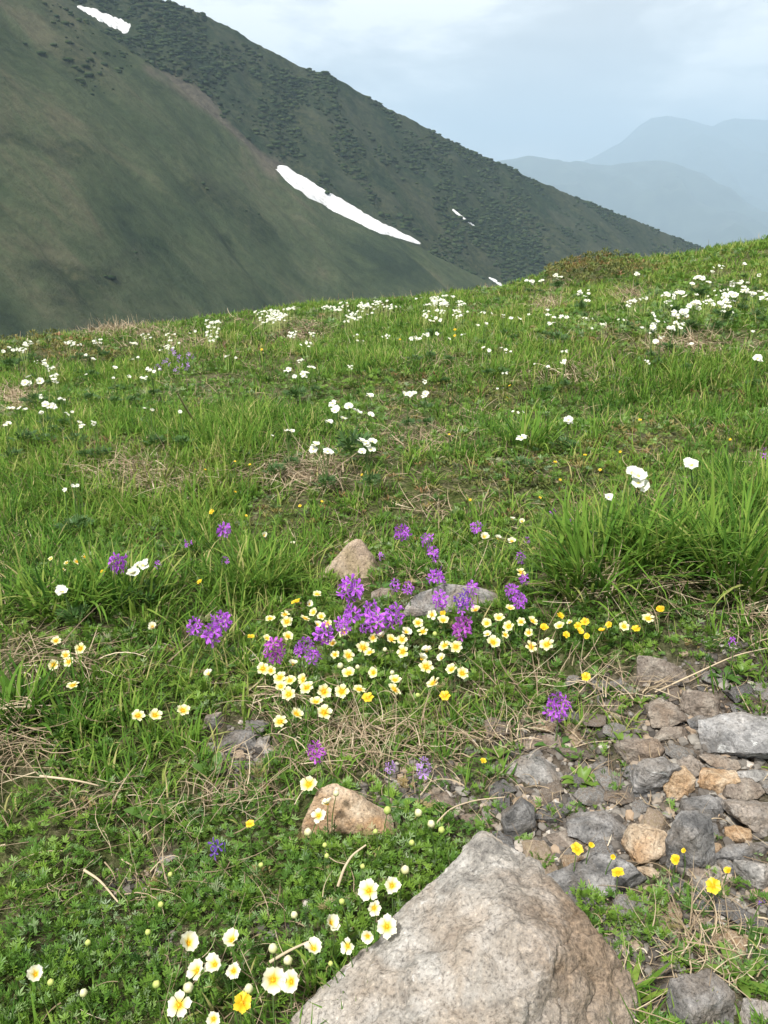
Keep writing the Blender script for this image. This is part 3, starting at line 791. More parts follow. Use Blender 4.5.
stone(262, 745, 22, 14, 'grey', 'lowest pale stone of the bare hollow', 'rock')
stone(168, 858, 14, 8, 'grey', 'pale grey chip lying in dry grass at the left', 'rock')
stone(440, 800, 30, 20, 'brown', 'brown crumbly stone in the bare soil right of the tan rock', 'rock')
stone(470, 818, 24, 16, 'brown', 'dull brown stone right behind the boulder\'s tip', 'rock')

# loose small stones of the scree: a few shapes, copied
protos = [random_rock('small_stone', 0.5, 0.5 * random.uniform(.5, .9), 0.5 * random.uniform(.22, .45), 900 + k, 16, .75, 15) for k in range(12)]
def small_stones():
    n = 0; tries = 0
    placed = []
    var = {}
    NC = 60000
    rc = RNG.uniform(.8, 1.9, NC) ; ac = RNG.uniform(R(5), R(36), NC)
    PC = np.stack([rc * np.sin(ac), rc * np.cos(ac), np.zeros(NC)], -1); PC[:, 2] = ground_h(PC[:, 0], PC[:, 1])
    mp = maps(PC)
    ok = (mp['u'] > 495) & (mp['u'] < 805) & (mp['v'] > 680) & (mp['v'] < 985)
    PC = PC[ok]; sc_soil = mp['soil'][ok]
    while n < 285 and tries < len(PC) - 1:
        tries += 1
        g = PC[tries]
        if random.random() > sc_soil[tries] ** (2.2 if n < 140 else 1.3): continue
        s = random.choice([.05, .06, .075] if n < 45 else [.03, .036, .045] if n < 140 else [.014, .018, .022, .028]) * random.uniform(.8, 1.2)
        if any((g[0] - x) ** 2 + (g[1] - y) ** 2 < (r + s * .30) ** 2 for x, y, r in KEEP) or any((g[0] - x) ** 2 + (g[1] - y) ** 2 < (r + s * .27) ** 2 for x, y, r in placed): continue
        placed.append((g[0], g[1], s * .42))
        mats = ['slate', 'slate', 'slate', 'grey', 'grey', 'grey', 'grey', 'brown', 'brown', 'tan', 'pink', 'lichen'] + ['orange'] * (1 if n > 140 else 0)
        k = random.randrange(12); mt = random.choice(mats)
        if (k, mt) not in var:
            me = protos[k].copy(); me.materials.clear(); me.materials.append(M[mt]); var[(k, mt)] = me
        o = put('small_stone', var[(k, mt)], loc=(g[0], g[1], g[2] + s * .12))
        o.rotation_euler = (random.uniform(-.3, .3), random.uniform(-.3, .3), random.uniform(0, 6.28)); o.scale = (s, s, s)
        tag(o, 'small angular stone lying loose in the scree', 'stone', 'small loose stones filling the scree')
        n += 1
small_stones()

def gravel():
    bases = []
    for k in range(6):
        me = random_rock('chip', 0.5, .4, .28, 70 + k, 3, .4)
        bm = bmesh.new(); bm.from_mesh(me); bmesh.ops.triangulate(bm, faces=bm.faces)
        bases.append((np.array([v.co[:] for v in bm.verts]), np.array([[v.index for v in f.verts] for f in bm.faces]))); bm.free(); bpy.data.meshes.remove(me)
    n = 130000
    r = RNG.uniform(.6, 3.0, n); az = RNG.uniform(R(-45), R(55), n)
    P = np.stack([r * np.sin(az), r * np.cos(az), np.zeros(n)], -1); P[:, 2] = ground_h(P[:, 0], P[:, 1])
    mp = maps(P)
    ok = RNG.random(n) < np.clip(mp['soil'] ** 1.5, 0, 1) * .75
    P = P[ok]; n = len(P)
    s = RNG.choice([.004, .006, .008, .011, .015, .02], n) * RNG.uniform(.7, 1.3, n)
    P[:, 2] += s * .1
    me = scatter('gravel', bases, RNG.integers(0, 6, n), P, s[:, None], RNG.uniform(0, 6.28, n), RNG.random(n))
    m = leaf_mat('gravel_chip', [(0, (0.05, 0.045, 0.04)), (.4, (.13, .115, .10)), (.75, (.25, .23, .20)), (.93, (.30, .22, .15)), (1, (.45, .42, .38))], 0.0, .9, spec=.1)
    tag(put('gravel', me, m), 'fine gravel and grit between the scree stones', 'gravel', kind='stuff')
gravel()

# ================================================================== GRASS AND COVER
def field(n, rmin, rmax, power, spread_deg):
    """random meadow points, density falling with distance as r**-power"""
    e = 2 - power
    r = (rmin ** e + RNG.random(n) * (rmax ** e - rmin ** e)) ** (1 / e)
    sp = np.radians(np.where(r < 1.6, spread_deg + 18, spread_deg))
    az = RNG.uniform(-1, 1, n) * sp
    P = np.stack([r * np.sin(az), r * np.cos(az), np.zeros(n)], -1)
    P[:, 2] = ground_h(P[:, 0], P[:, 1])
    return P, r

def build_grass():
    P, r = field(40000, 0.5, 14.5, 1.25, 47)
    mp = maps(P)
    patch = fbm(P[:, 0] * 1.3, P[:, 1] * 1.3, 31, 4); patch2 = fbm(P[:, 0] * .45 + 9, P[:, 1] * .45, 37, 3)
    dens = np.clip(.95 + 1.7 * patch, .10, 1.6)
    dens *= (1 - np.clip(mp['soil'] * 1.15, 0, .98)) * (1 - .97 * np.sqrt(mp['mat'])) * (1 - .62 * mp['straw']) * (1 - .5 * mp['cover'])
    dens = np.maximum(dens, mp['tall'] * 1.2 * (1 - mp['straw']))
    ok = (RNG.random(len(P)) < dens * .85) & keep_out(P, 0.005)
    P = P[ok]; r = r[ok]; patch = patch[ok]; patch2 = patch2[ok]
    for k in mp: mp[k] = mp[k][ok]
    nt_ = len(P)
    nb = np.clip(RNG.normal(14, 5, nt_), 5, 30).astype(int)
    idx = np.repeat(np.arange(nt_), nb); n = len(idx)
    ts = RNG.uniform(.7, 1.35, nt_)
    lowv = np.clip(np.maximum(mp['cover'], mp['straw'] * .7), 0, 1)
    base_h = (0.062 + 0.0085 * np.clip(r, 0, 6)) * (1 + .75 * patch) * (1 - .38 * lowv) * (1 + .45 * mp['tall']) * np.where(r < 1.3, .85, 1) * ts
    base_h = base_h * np.interp(r, [1.5, 3, 7, 10], [.95, .72, .64, .58])
    a0 = RNG.uniform(0, 6.283, n)
    rad = np.abs(RNG.normal(0, .016, n)) * (1 + .22 * r[idx]) * ts[idx]
    Q = P[idx].copy(); Q[:, 0] += rad * np.sin(a0); Q[:, 1] += rad * np.cos(a0); Q[:, 2] = ground_h(Q[:, 0], Q[:, 1]) - .004
    L = base_h[idx] * RNG.uniform(.5, 1.3, n)
    Wd = (0.0027 + .0006 * r[idx]) * RNG.uniform(.6, 1.5, n)
    tilt = np.abs(RNG.normal(.25, .28, n)); bend = np.abs(RNG.normal(.9, .55, n))
    wind = .35
    az = a0 + RNG.normal(0, .7, n)
    tint = np.clip(.50 + .30 * patch[idx] + .30 * patch2[idx] + RNG.normal(0, .13, nt_)[idx] + RNG.normal(0, .13, n) - .10 * mp['tall'][idx], 0, .90)
    dead = RNG.random(n) < .08
    tint = np.where(dead, RNG.uniform(.88, 1, n), tint)
    me = ribbons('grass', Q, az, L, Wd, tilt, bend, tint, 4, curl=RNG.normal(0, .5, n))
    tag(put('grass', me, M['grass']), 'short bright green grass covering the sloping meadow', 'grass', kind='stuff')
    print('grass blades', n)
build_grass()

def build_straw():
    P, r = field(260000, .5, 14, 1.25, 47)
    mp = maps(P)
    pn = fbm(P[:, 0] * 2.2, P[:, 1] * 2.2, 61, 3)
    dens = np.clip(.09 + .30 * pn, .03, .5) * (1 - .5 * mp['cover']) + mp['straw'] * .9 + .16 * mp['soil']
    ok = (RNG.random(len(P)) < dens) & keep_out(P, .0)
    P = P[ok]; r = r[ok]; n = len(P); st = mp['straw'][ok]; soil = mp['soil'][ok]
    flow = fbm(P[:, 0] * 1.7, P[:, 1] * 1.7, 67, 2) * 5
    az = flow + RNG.normal(0, 1.1, n)
    L = RNG.uniform(.015, .085, n) * (1 + .10 * r) * (1 + .45 * st) * (1 - .4 * soil)
    Wd = (.0008 + .00048 * r) * RNG.uniform(.5, 1.7, n)
    tilt = RNG.normal(1.3, .28, n); bend = RNG.normal(.3, .7, n)
    P[:, 2] += RNG.uniform(.002, .02, n) + .012 * st
    tint = np.clip(RNG.normal(.44, .24, n) + .16 * st, 0, 1)
    me = ribbons('dry_grass', P, az, L, Wd, tilt, bend, tint, 5, 'straw', RNG.uniform(-.9, .9, n), RNG.normal(0, 1.1, n))
    tag(put('dry_grass', me, M['straw']), 'matted pale straw lying among the green grass', 'dry grass', kind='stuff')
build_straw()

def build_straw_mats():
    P, r = field(190000, .6, 9, 1.1, 47)
    mp = maps(P)
    P2 = P[(RNG.random(len(P)) < np.clip(mp['straw'] * 1.6 - .75, 0, 1) * .9) & keep_out(P, .0)]
    n = len(P2); r = np.hypot(P2[:, 0], P2[:, 1])
    az = np.where(RNG.random(n) < .65, RNG.normal(math.pi * .95, .55, n), RNG.uniform(0, 6.28, n)) + 1.2 * fbm(P2[:, 0] * 2.5, P2[:, 1] * 2.5, 68, 2)
    L = RNG.uniform(.05, .19, n) * np.interp(r, [.6, 1.5, 3], [.28, .8, 1.2]); Wd = (.0009 + .0007 * r) * RNG.uniform(.5, 1.6, n)
    tilt = RNG.normal(1.15, .25, n); bend = RNG.normal(.55, .4, n)
    P2[:, 2] += RNG.uniform(.0, .03, n)
    me = ribbons('dry_grass', P2, az, L, Wd, tilt, bend, np.clip(RNG.normal(.58, .25, n), 0, 1), 5, 'straw', RNG.uniform(-.7, .7, n), RNG.normal(0, .45, n))
    tag(put('dry_grass', me, M['straw']), 'long bleached dead grass hanging in mats below the tussocks', 'dry grass', kind='stuff')
build_straw_mats()

def leaf_clump(kind, seed):
    """unit clump: a handful of little divided leaves; returns (V, T)."""
    rg = random.Random(seed); V, T = [], []
    nl = {'cover': 9, 'mat': 16, 'silver': 8}[kind]
    for k in range(nl):
        a = rg.uniform(0, 6.283); out = rg.uniform(.15, .9); hgt = rg.uniform(.25, .75) * (1.1 - .5 * out)
        base = Vector((math.cos(a) * out * .25, math.sin(a) * out * .25, 0)); tip = Vector((math.cos(a) * out, math.sin(a) * out, hgt))
        d = (tip - base).normalized(); side = d.cross(Vector((0, 0, 1))).normalized(); up = side.cross(d).normalized()
        if kind == 'mat':
            Ln = rg.uniform(.28, .5); leaves = [(tip - d * Ln, d, Ln, Ln * .42)]
        else:
            leaves = []
            fan = 5 if kind == 'cover' else 3
            for q in range(fan):
                an = (q - (fan - 1) / 2) * (0.62 if kind == 'cover' else .8)
                dd = (d * math.cos(an) + side * math.sin(an) + up * .15 * rg.uniform(-1, 1)).normalized()
                ln = rg.uniform(.30, .48) * (1 - .12 * abs(q - (fan - 1) / 2))
                leaves.append((tip - d * .12, dd, ln * 1.1, ln * rg.uniform(.24, .36)))
        for p, dd, ln, wd in leaves:
            sd = dd.cross(up).normalized(); nn = sd.cross(dd).normalized()
            i = len(V)
            curl = rg.uniform(-.15, .1)
            V += [p, p + dd * ln * .55 + sd * wd * .5 + nn * wd * .14, p + dd * ln * .62 - nn * wd * .02, p + dd * ln * .55 - sd * wd * .5 + nn * wd * .14, p + dd * ln + nn * ln * curl]
            T += [(i, i + 1, i + 2), (i, i + 2, i + 3), (i + 1, i + 4, i + 2), (i + 2, i + 4, i + 3)]
    return np.array([v[:] for v in V]), np.array(T)

def build_cover():
    bases = [leaf_clump('cover', 10 + k) for k in range(10)] + [leaf_clump('silver', 40 + k) for k in range(4)]
    P, r = field(120000, .5, 13, 1.4, 47)
    mp = maps(P)
    pn = fbm(P[:, 0] * 2.6 + 4, P[:, 1] * 2.6, 71, 4); p2 = fbm(P[:, 0] * 6, P[:, 1] * 6, 77, 3)
    dens = np.clip(mp['cover'] * (1.0 + .9 * p2), 0, 1) + np.clip(.20 + .5 * pn, 0, .5) * (1 - mp['soil']) + .07 * mp['soil']
    near = r < 2.6
    ok = (RNG.random(len(P)) < dens * np.where(near, 1, .55)) & keep_out(P, .004)
    P = P[ok]; r = r[ok]; n = len(P); cv = mp['cover'][ok]; p2 = p2[ok]; pn = pn[ok]
    s = (.0115 + .0046 * r) * RNG.uniform(.6, 1.6, n)
    sc = np.stack([s, s, s * RNG.uniform(.7, 1.3, n)], -1)
    P[:, 2] += RNG.uniform(-.002, .012, n)
    which = np.where(RNG.random(n) < .12, RNG.integers(10, 14, n), RNG.integers(0, 10, n))
    tint = np.clip(.46 + .22 * p2 + RNG.normal(0, .15, n), 0, .86)
    tint = np.where(which >= 10, RNG.uniform(.82, .93, n), tint); tint = np.where(RNG.random(n) < .03, RNG.uniform(.93, 1, n), tint)
    me = scatter('ground_cover', bases, which, P, sc, RNG.uniform(0, 6.283, n), tint)
    tag(put('ground_cover', me, M['cover']), 'low cushions of small divided dark green leaves', 'ground cover', kind='stuff')
    print('cover clumps', n)
build_cover()

def build_mats():
    bases = [leaf_clump('mat', 60 + k) for k in range(8)]
    P, r = field(60000, 1.2, 13.5, 1.0, 46)
    mp = maps(P)
    pn = fbm(P[:, 0] * 1.4 + 14, P[:, 1] * 1.4, 81, 4)
    dens = mp['mat'] * 1.0 + np.clip(-.05 + .55 * pn, 0, .4) * (1 - mp['soil'])
    ok = (RNG.random(len(P)) < dens * .8) & keep_out(P, .004)
    P = P[ok]; r = r[ok]; n = len(P); mt = mp['mat'][ok]
    s = (.013 + .0055 * r) * RNG.uniform(.6, 1.5, n)
    hump = np.clip(fbm(P[:, 0] * 5, P[:, 1] * 5, 87, 3), 0, 1)
    P[:, 2] += RNG.uniform(0, 1, n) ** 2 * (.015 + .05 * mt * hump)
    crest = (r > 6.5) & (mt > .4)
    P[:, 2] += np.where(crest, RNG.uniform(0, .12, n), 0)
    tint = np.clip(.45 + .35 * fbm(P[:, 0] * 2.5, P[:, 1] * 2.5, 91, 3) + RNG.normal(0, .2, n) + .04 * crest, 0, 1)
    me = scatter('dwarf_shrub_mat', bases, RNG.integers(0, 8, n), P, s[:, None], RNG.uniform(0, 6.283, n), tint)
    tag(put('dwarf_shrub_mat', me, M['mat']), 'olive brown mats of dwarf shrub between the grass', 'ground cover', kind='stuff')
    print('mat clumps', n)
build_mats()

# countable grass tussocks and broad-leaved plants
def tussock(cx, cy, w, hpx, nbl, label, lean=0.0, tint0=.55, mark=None):
    g = at(cx, cy); d = project(*g)[2]
    wd = w * d / F; hh = hpx * d / F
    n = int(nbl * .8)
    a0 = RNG.uniform(0, 6.283, n); q = np.sqrt(RNG.random(n)) * wd * .34
    Pl = np.stack([q * np.sin(a0), q * np.cos(a0) * .8, np.zeros(n)], -1)
    gz = ground_h(Pl[:, 0] + g[0], Pl[:, 1] + g[1]) - g[2]
    Pl[:, 2] = gz - .005
    L = hh * RNG.uniform(.35, 1.2, n); Wl = RNG.uniform(.004, .0095, n)
    tilt = np.abs(RNG.normal(.15, .25, n)) + .6 * q / wd; bend = np.abs(RNG.normal(.85, .55, n))
    az = a0 + RNG.normal(0, .8, n)
    tint = np.clip(RNG.normal(tint0, .2, n), 0, .9)
    me = ribbons('grass_tussock', Pl, az, L, Wl, tilt, bend, tint, 6, curl=RNG.normal(0, .6, n))
    o = put('grass_tussock', me, M['grass'], loc=tuple(g))
    tag(o, label, 'grass tussock', 'large grass tussocks')
    if mark: MARKS.append((mark, (cx, cy - hpx * .4)))
tussock(600, 578, 140, 92, 420, 'dense bright green tussock behind the yellow flowers', mark='the dense bright tussock')
tussock(742, 584, 120, 108, 460, 'tallest green tussock overhanging dry straw at the right border', mark='the tallest tussock')
tussock(670, 560, 120, 84, 300, 'green tussock between the dense one and the tallest one')
tussock(762, 520, 90, 80, 260, 'tussock behind the tallest one at the right border')
tussock(255, 585, 90, 60, 240, 'green tussock left of the pyramid-shaped rock', mark='the tussock left of the pyramid rock')
tussock(120, 600, 120, 62, 320, 'long-leaved tussock between the left white anemones', mark='the left tussock')
tussock(60, 610, 90, 60, 220, 'tussock below the leftmost white anemone')
tussock(528, 448, 60, 50, 160, 'upright fresh tussock around two single white anemones', mark='the fresh tussock')
tussock(20, 720, 60, 60, 200, 'dark green tussock at the left border', tint0=.4)
tussock(70, 735, 50, 46, 120, 'small tussock right of the dark one at the left border', tint0=.42)
tussock(620, 1000, 50, 60, 60, 'thin grass tuft growing beside the boulder\'s lower right corner', tint0=.6)

def rosette(cx, cy, w, nl, label, broad=.28, upr=.7, mark=None, mat='broad', name='leafy_rosette', cat='plant'):
    g = at(cx, cy + w * .2); d = project(*g)[2]; Ln = w * d / F * .62
    V, Fc = [], []
    for k in range(nl):
        a = 2.4 * k + random.uniform(-.2, .2); tilt = upr + random.uniform(-.25, .35); l = Ln * random.uniform(.75, 1.1)
        dx, dy = math.sin(a), math.cos(a); i0 = len(V); p = Vector((0, 0, 0)); ns = 6
        for s in range(ns + 1):
            t = s / ns; wd = l * broad * math.sin(math.pi * min(1, t * .9 + .08)) ** .8 * .5 + .0006
            sd = Vector((dy, -dx, 0))
            V += [p - sd * wd + Vector((0, 0, wd * .35)), p.copy(), p + sd * wd + Vector((0, 0, wd * .35))]
            an = tilt + t * .8
            p = p + Vector((dx * math.sin(an), dy * math.sin(an), math.cos(an))) * l / ns
        for s in range(ns):
            b = i0 + s * 3
            Fc += [(b, b + 1, b + 4, b + 3), (b + 1, b + 2, b + 5, b + 4)]
    o = put(name, py_mesh(name, V, Fc), M[mat], loc=(g[0], g[1], float(ground_h(g[0], g[1]))))
    tag(o, label, cat)
    if mark: MARKS.append((mark, (cx, cy)))
M['broad_dk'] = plain_mat('broad_leaf_dark', (0.085, 0.17, 0.03), 0.4, 0.3)
rosette(581, 777, 42, 12, 'bright green leafy rosette growing alone in the scree', mark='the rosette', broad=.26, upr=.75)
rosette(594, 800, 26, 8, 'small yellowish rosette just below the bright leafy rosette', broad=.24, upr=.9)
rosette(622, 740, 26, 7, 'small green sprout among brown stones in the scree', broad=.24, upr=.7)
rosette(500, 752, 34, 9, 'yellow green rosette in dry grass left of the scree', broad=.2, upr=.6)
rosette(158, 812, 64, 4, 'broad-leaved plant with two upright pointed leaves in the left grass', broad=.36, upr=.6, mark='the broad-leaved plant', mat='broad_dk')
rosette(214, 772, 44, 3, 'folded broad leaf plant left below the bare hollow', broad=.40, upr=.3, mat='broad_dk')
rosette(738, 972, 66, 6, 'long-leaved green plant at the bottom right above the corner stone', broad=.24, upr=.7)
rosette(682, 955, 40, 7, 'small leafy plant behind the rough bottom rock', broad=.28, upr=.6, mat='broad_dk')
rosette(748, 925, 44, 8, 'leafy plant with violet bud by the right border', broad=.26, upr=.7, mat='broad_dk')
rosette(740, 668, 40, 10, 'clump of short green leaves behind the scree by the right border', broad=.22, upr=.5)
rosette(640, 700, 22, 7, 'tiny green sprout left of the pointed brown stone', broad=.25, upr=.7)

# a few single dry stalks that stand out
def stalk(px, rad, label):
    pts = [Vector(at(u, v, h)) for u, v, h in px]
    V, Fc = [], []; n = 6
    # smooth polyline
    S = []
    for i in range(len(pts) - 1):
        for k in range(5): S.append(pts[i].lerp(pts[i + 1], k / 5))
    S.append(pts[-1])
    for _ in range(3):
        S = [S[0]] + [(S[i - 1] + S[i] * 2 + S[i + 1]) / 4 for i in range(1, len(S) - 1)] + [S[-1]]
    for i, p in enumerate(S):
        d = (S[min(i + 1, len(S) - 1)] - S[max(i - 1, 0)]).normalized(); a = d.cross(Vector((0, 0, 1)))
        a = a.normalized() if a.length > 1e-4 else Vector((1, 0, 0)); b = a.cross(d)
        rr = rad * (1 - .5 * i / len(S))
        V += [p + (a * math.cos(6.283 * k / n) + b * math.sin(6.283 * k / n)) * rr for k in range(n)]
    for i in range(len(S) - 1):
        for k in range(n): Fc.append((i * n + k, i * n + (k + 1) % n, (i + 1) * n + (k + 1) % n, (i + 1) * n + k))
    c = pts[0].copy()
    o = put('dry_stalk', py_mesh('dry_stalk', [v - c for v in V], Fc), M['stalk'], loc=c)
    tag(o, label, 'dry stalk')
M['stalk'] = plain_mat('dead_stalk', (0.45, 0.36, 0.24), 0.7)
stalk([(192, 418, .06), (185, 407, .12), (178, 394, .20)], .006, 'pale bleached stalk sticking up in the mid meadow')
stalk([(338, 886, .02), (344, 868, .04), (352, 855, .05), (366, 845, .055)], .0022, 'curved dry stalk arching above leaves left of the boulder')
stalk([(270, 962, .02), (290, 950, .03), (310, 941, .035)], .0021, 'thick pale dead stem lying behind the twin open flowers')
stalk([(430, 830, .02), (450, 808, .03), (475, 800, .03), (505, 797, .03)], .0014, 'thin bent dry stalk on bare soil behind the boulder\'s tip')
stalk([(655, 692, .02), (690, 676, .025), (735, 655, .03), (768, 648, .03)], .0016, 'long pale stalk lying across the upper scree edge')
stalk([(84, 870, .03), (100, 880, .03), (118, 902, .02)], .002, 'dry stalk lying in the hollow of the left foreground')
stalk([(40, 776, .04), (75, 780, .045), (100, 786, .03)], .002, 'arched straw in the grass at the left')

# ================================================================== FLOWERS
def petals(nP, cup, wmax, seed, notch=0.0, droop=0.0, ir=0.05, jit=0.12, nr=5, nl=5):
    """corolla of unit diameter, opening along +z."""
    rg = random.Random(seed); V, Fc, rad = [], [], []
    for k in range(nP):
        a = 6.2832 * k / nP + rg.uniform(-jit, jit); ln = .5 * rg.uniform(.88, 1.05); cp = cup + rg.uniform(-.18, .18); i0 = len(V)
        wob = rg.uniform(-.2, .2); p = Vector((ir * .5, 0, 0)); zz = rg.uniform(0, .012)
        for i in range(nr + 1):
            t = i / nr
            w = wmax * (0.16 + .84 * math.sin(min(1, t * 1.02) * math.pi * .60) ** 1.5) * (1 - max(0, t - .66) ** 1.4 * 3.4)
            an = cp * (1.25 - .75 * t) - droop * t * t
            for j in range(nl):
                s = (j / (nl - 1) - .5) * 2
                ext = 0
                if i == nr: ext = -.10 * ln * abs(s) ** 2 - notch * ln * (1 - min(1, abs(s) * 2.2))
                curl = (.14 + wob * s) * w * (s * s)
                V.append(Vector((p.x + ext * math.cos(an), s * w * .5, p.z + zz + curl))); rad.append(t)
            p = p + Vector((math.cos(an), 0, math.sin(an))) * ln / nr
        m = Matrix.Rotation(a, 3, 'Z')
        for q in range(i0, len(V)): V[q] = m @ V[q]
        for i in range(nr):
            for j in range(nl - 1):
                b = i0 + i * nl + j
                Fc.append((b, b + 1, b + nl + 1, b + nl))
    return V, Fc, rad

def blob(r, zs, z0, seed, bumps=26):
    """stamen head: a low dome set with little anthers."""
    rg = random.Random(seed); V, Fc = [], []
    nr, na = 3, 10
    V.append(Vector((0, 0, z0 + r * zs)))
    for i in range(1, nr + 1):
        th = i / nr * math.pi / 2
        for k in range(na):
            a = 6.2832 * k / na
            V.append(Vector((r * .7 * math.sin(th) * math.cos(a), r * .7 * math.sin(th) * math.sin(a), z0 + r * zs * math.cos(th))))
    for k in range(na): Fc.append((0, 1 + k, 1 + (k + 1) % na))
    for i in range(nr - 1):
        for k in range(na):
            b = 1 + i * na
            Fc.append((b + k, b + na + k, b + na + (k + 1) % na, b + (k + 1) % na))
    for _ in range(bumps):
        a = rg.uniform(0, 6.283); q = math.sqrt(rg.random()) * r; e = r * .16
        c = Vector((q * math.cos(a), q * math.sin(a), z0 + r * zs * (1.15 - .55 * (q / r) ** 2) + rg.uniform(-.02, .05) * r)); i = len(V)
        V += [c + Vector(d) * e for d in ((1, 0, 0), (0, 1, 0), (-1, 0, 0), (0, -1, 0), (0, 0, 1), (0, 0, -1))]
        for f in ((0, 1, 4), (1, 2, 4), (2, 3, 4), (3, 0, 4), (1, 0, 5), (2, 1, 5), (3, 2, 5), (0, 3, 5)): Fc.append(tuple(i + x for x in f))
    return V, Fc

def mesh_petals(name, mat, *a, **k):
    V, Fc, rad = petals(*a, **k); me = py_mesh(name, V, Fc, {'rad': rad}); me.materials.append(M[mat]); return me
def mesh_blob(name, mat, *a, **k):
    V, Fc = blob(*a, **k); me = py_mesh(name, V, Fc); me.materials.append(M[mat]); return me

def bud_mesh(name, mat, seed):
    V, Fc, rad = petals(5, 1.75, .52, seed, jit=.05, ir=.02)
    bm = bmesh.new(); bmesh.ops.create_uvsphere(bm, u_segments=12, v_segments=8, radius=.42)
    rg = random.Random(seed)
    V, rad = [], []
    for v in bm.verts:
        a = math.atan2(v.co.y, v.co.x); t = (v.co.z / .42 + 1) / 2
        k = 1 + .10 * math.cos(5 * a + t * 2.4) * math.sin(math.pi * t)
        V.append(Vector((v.co.x * k, v.co.y * k, v.co.z * (1.05 + .10 * math.cos(3 * a)) + .36))); rad.append(t)
    bm.verts.index_update(); Fc = [tuple(v.index for v in f.verts) for f in bm.faces]; bm.free()
    me = py_mesh(name, V, Fc, {'rad': rad}); me.materials.append(M[mat]); return me

OPEN = [mesh_petals('corolla', 'cream', n, c, w, s) for n, c, w, s in ((5, .30, .44, 1), (6, .22, .38, 2), (5, .42, .44, 3), (6, .36, .38, 4), (5, .15, .42, 5))]
OPENW = [mesh_petals('corolla', 'ivory', n, c, w, s) for n, c, w, s in ((5, .38, .46, 11), (6, .30, .40, 12), (5, .55, .48, 13), (6, .48, .42, 14), (5, .22, .44, 15))]
CUP = [mesh_petals('corolla', 'ivory', n, c, w, s) for n, c, w, s in ((5, .90, .52, 21), (6, 1.0, .46, 22), (5, .78, .54, 23), (5, .65, .50, 24))]
GOLD = [mesh_petals('corolla', 'gold', n, c, w, s) for n, c, w, s in ((5, .35, .50, 31), (5, .55, .52, 32), (6, .25, .44, 33))]
BUD = [bud_mesh('corolla', 'bud', 41), bud_mesh('corolla', 'bud', 42)]
GBUD = [bud_mesh('corolla', 'greenbud', 43)]
CENT = [mesh_blob('stamens', 'stamen', .155, .55, .015, 50 + k) for k in range(3)]
CENTS = [mesh_blob('stamens', 'stamen', .105, .6, .03, 60 + k) for k in range(2)]

def unit_stem(name, r, seed, mat='stem', curve=.06):
    rg = random.Random(seed); V, Fc = [], []; n, ns = 6, 7; a0 = rg.uniform(0, 6.28)
    for i in range(ns + 1):
        t = i / ns; off = curve * math.sin(math.pi * t)
        for k in range(n):
            a = 6.2832 * k / n
            V.append((off * math.cos(a0) + r * (1 - .3 * t) * math.cos(a), off * math.sin(a0) + r * (1 - .3 * t) * math.sin(a), t))
    for i in range(ns):
        for k in range(n): Fc.append((i * n + k, i * n + (k + 1) % n, (i + 1) * n + (k + 1) % n, (i + 1) * n + k))
    me = py_mesh(name, V, Fc); me.materials.append(M[mat]); return me
STEMS = [unit_stem('stem', .013, k) for k in range(4)]

def toward(p, up=1.0, cam=.5, jit=.3):
    c = Vector(CAM) - Vector(p); c.z = 0; c.normalize()
    d = Vector((0, 0, 1)) * up + c * cam + Vector((random.gauss(0, 1), random.gauss(0, 1), 0)) * jit
    return d.normalized()

def head_quat(d, spin):
    return d.to_track_quat('Z', 'Y') @ Matrix.Rotation(spin, 4, 'Z').to_quaternion()

def stemmed(name, head, hh, lean=.25):
    """Empty on the ground below the head and a stem from it to the head; returns (root, local head)."""
    bx, by = head[0] + random.gauss(0, lean * .3) * hh, head[1] + random.gauss(0, lean * .3) * hh
    gz = float(ground_h(bx, by))
    root = empty(name, (bx, by, gz))
    loc = Vector((head[0] - bx, head[1] - by, head[2] - gz))
    L = loc.length
    put('stem', random.choice(STEMS), parent=root, loc=(0, 0, -.003), rot=loc.normalized().to_track_quat('Z', 'Y'), scale=(max(.07, min(L, .13)), max(.07, min(L, .13)), L + .002))
    return root, loc

CREAM_LOOK = {'open': 'yellow-centred cream flower', 'ivory': 'ivory flower with small yellow centre', 'cup': 'half-open ivory cup flower', 'gold': 'small golden yellow flower', 'bud': 'round pale bud', 'gbud': 'tiny greenish bud'}
def avens(u, v, px, kind, group, hh=.055):
    p = at(u, v, hh); d = project(*p)[2]
    D = px * d / F
    root, loc = stemmed('bud' if 'bud' in kind else 'cream_flower' if kind != 'gold' else 'yellow_flower', p, hh)
    if kind in ('cup',): D *= 1.25
    if kind == 'bud': D *= .82
    dr = toward(p, 1.0, {'open': .45, 'ivory': .75, 'cup': .15, 'gold': .5, 'bud': .0, 'gbud': 0}[kind], .3)
    q = head_quat(dr, random.uniform(0, 6.28))
    me = random.choice({'open': OPEN, 'ivory': OPENW, 'cup': CUP, 'gold': GOLD, 'bud': BUD, 'gbud': GBUD}[kind])
    put('corolla', me, parent=root, loc=loc, rot=q, scale=(D, D, D))
    if 'bud' not in kind:
        put('stamens', random.choice(CENT if kind in ('open', 'gold') else CENTS), parent=root, loc=loc, rot=q, scale=(D, D, D))
    tag(root, None, 'flower bud' if 'bud' in kind else 'flower', group)
    ITEMS.append((root, CREAM_LOOK[kind], (u, v), CREAM_LOOK[kind]))
    return root

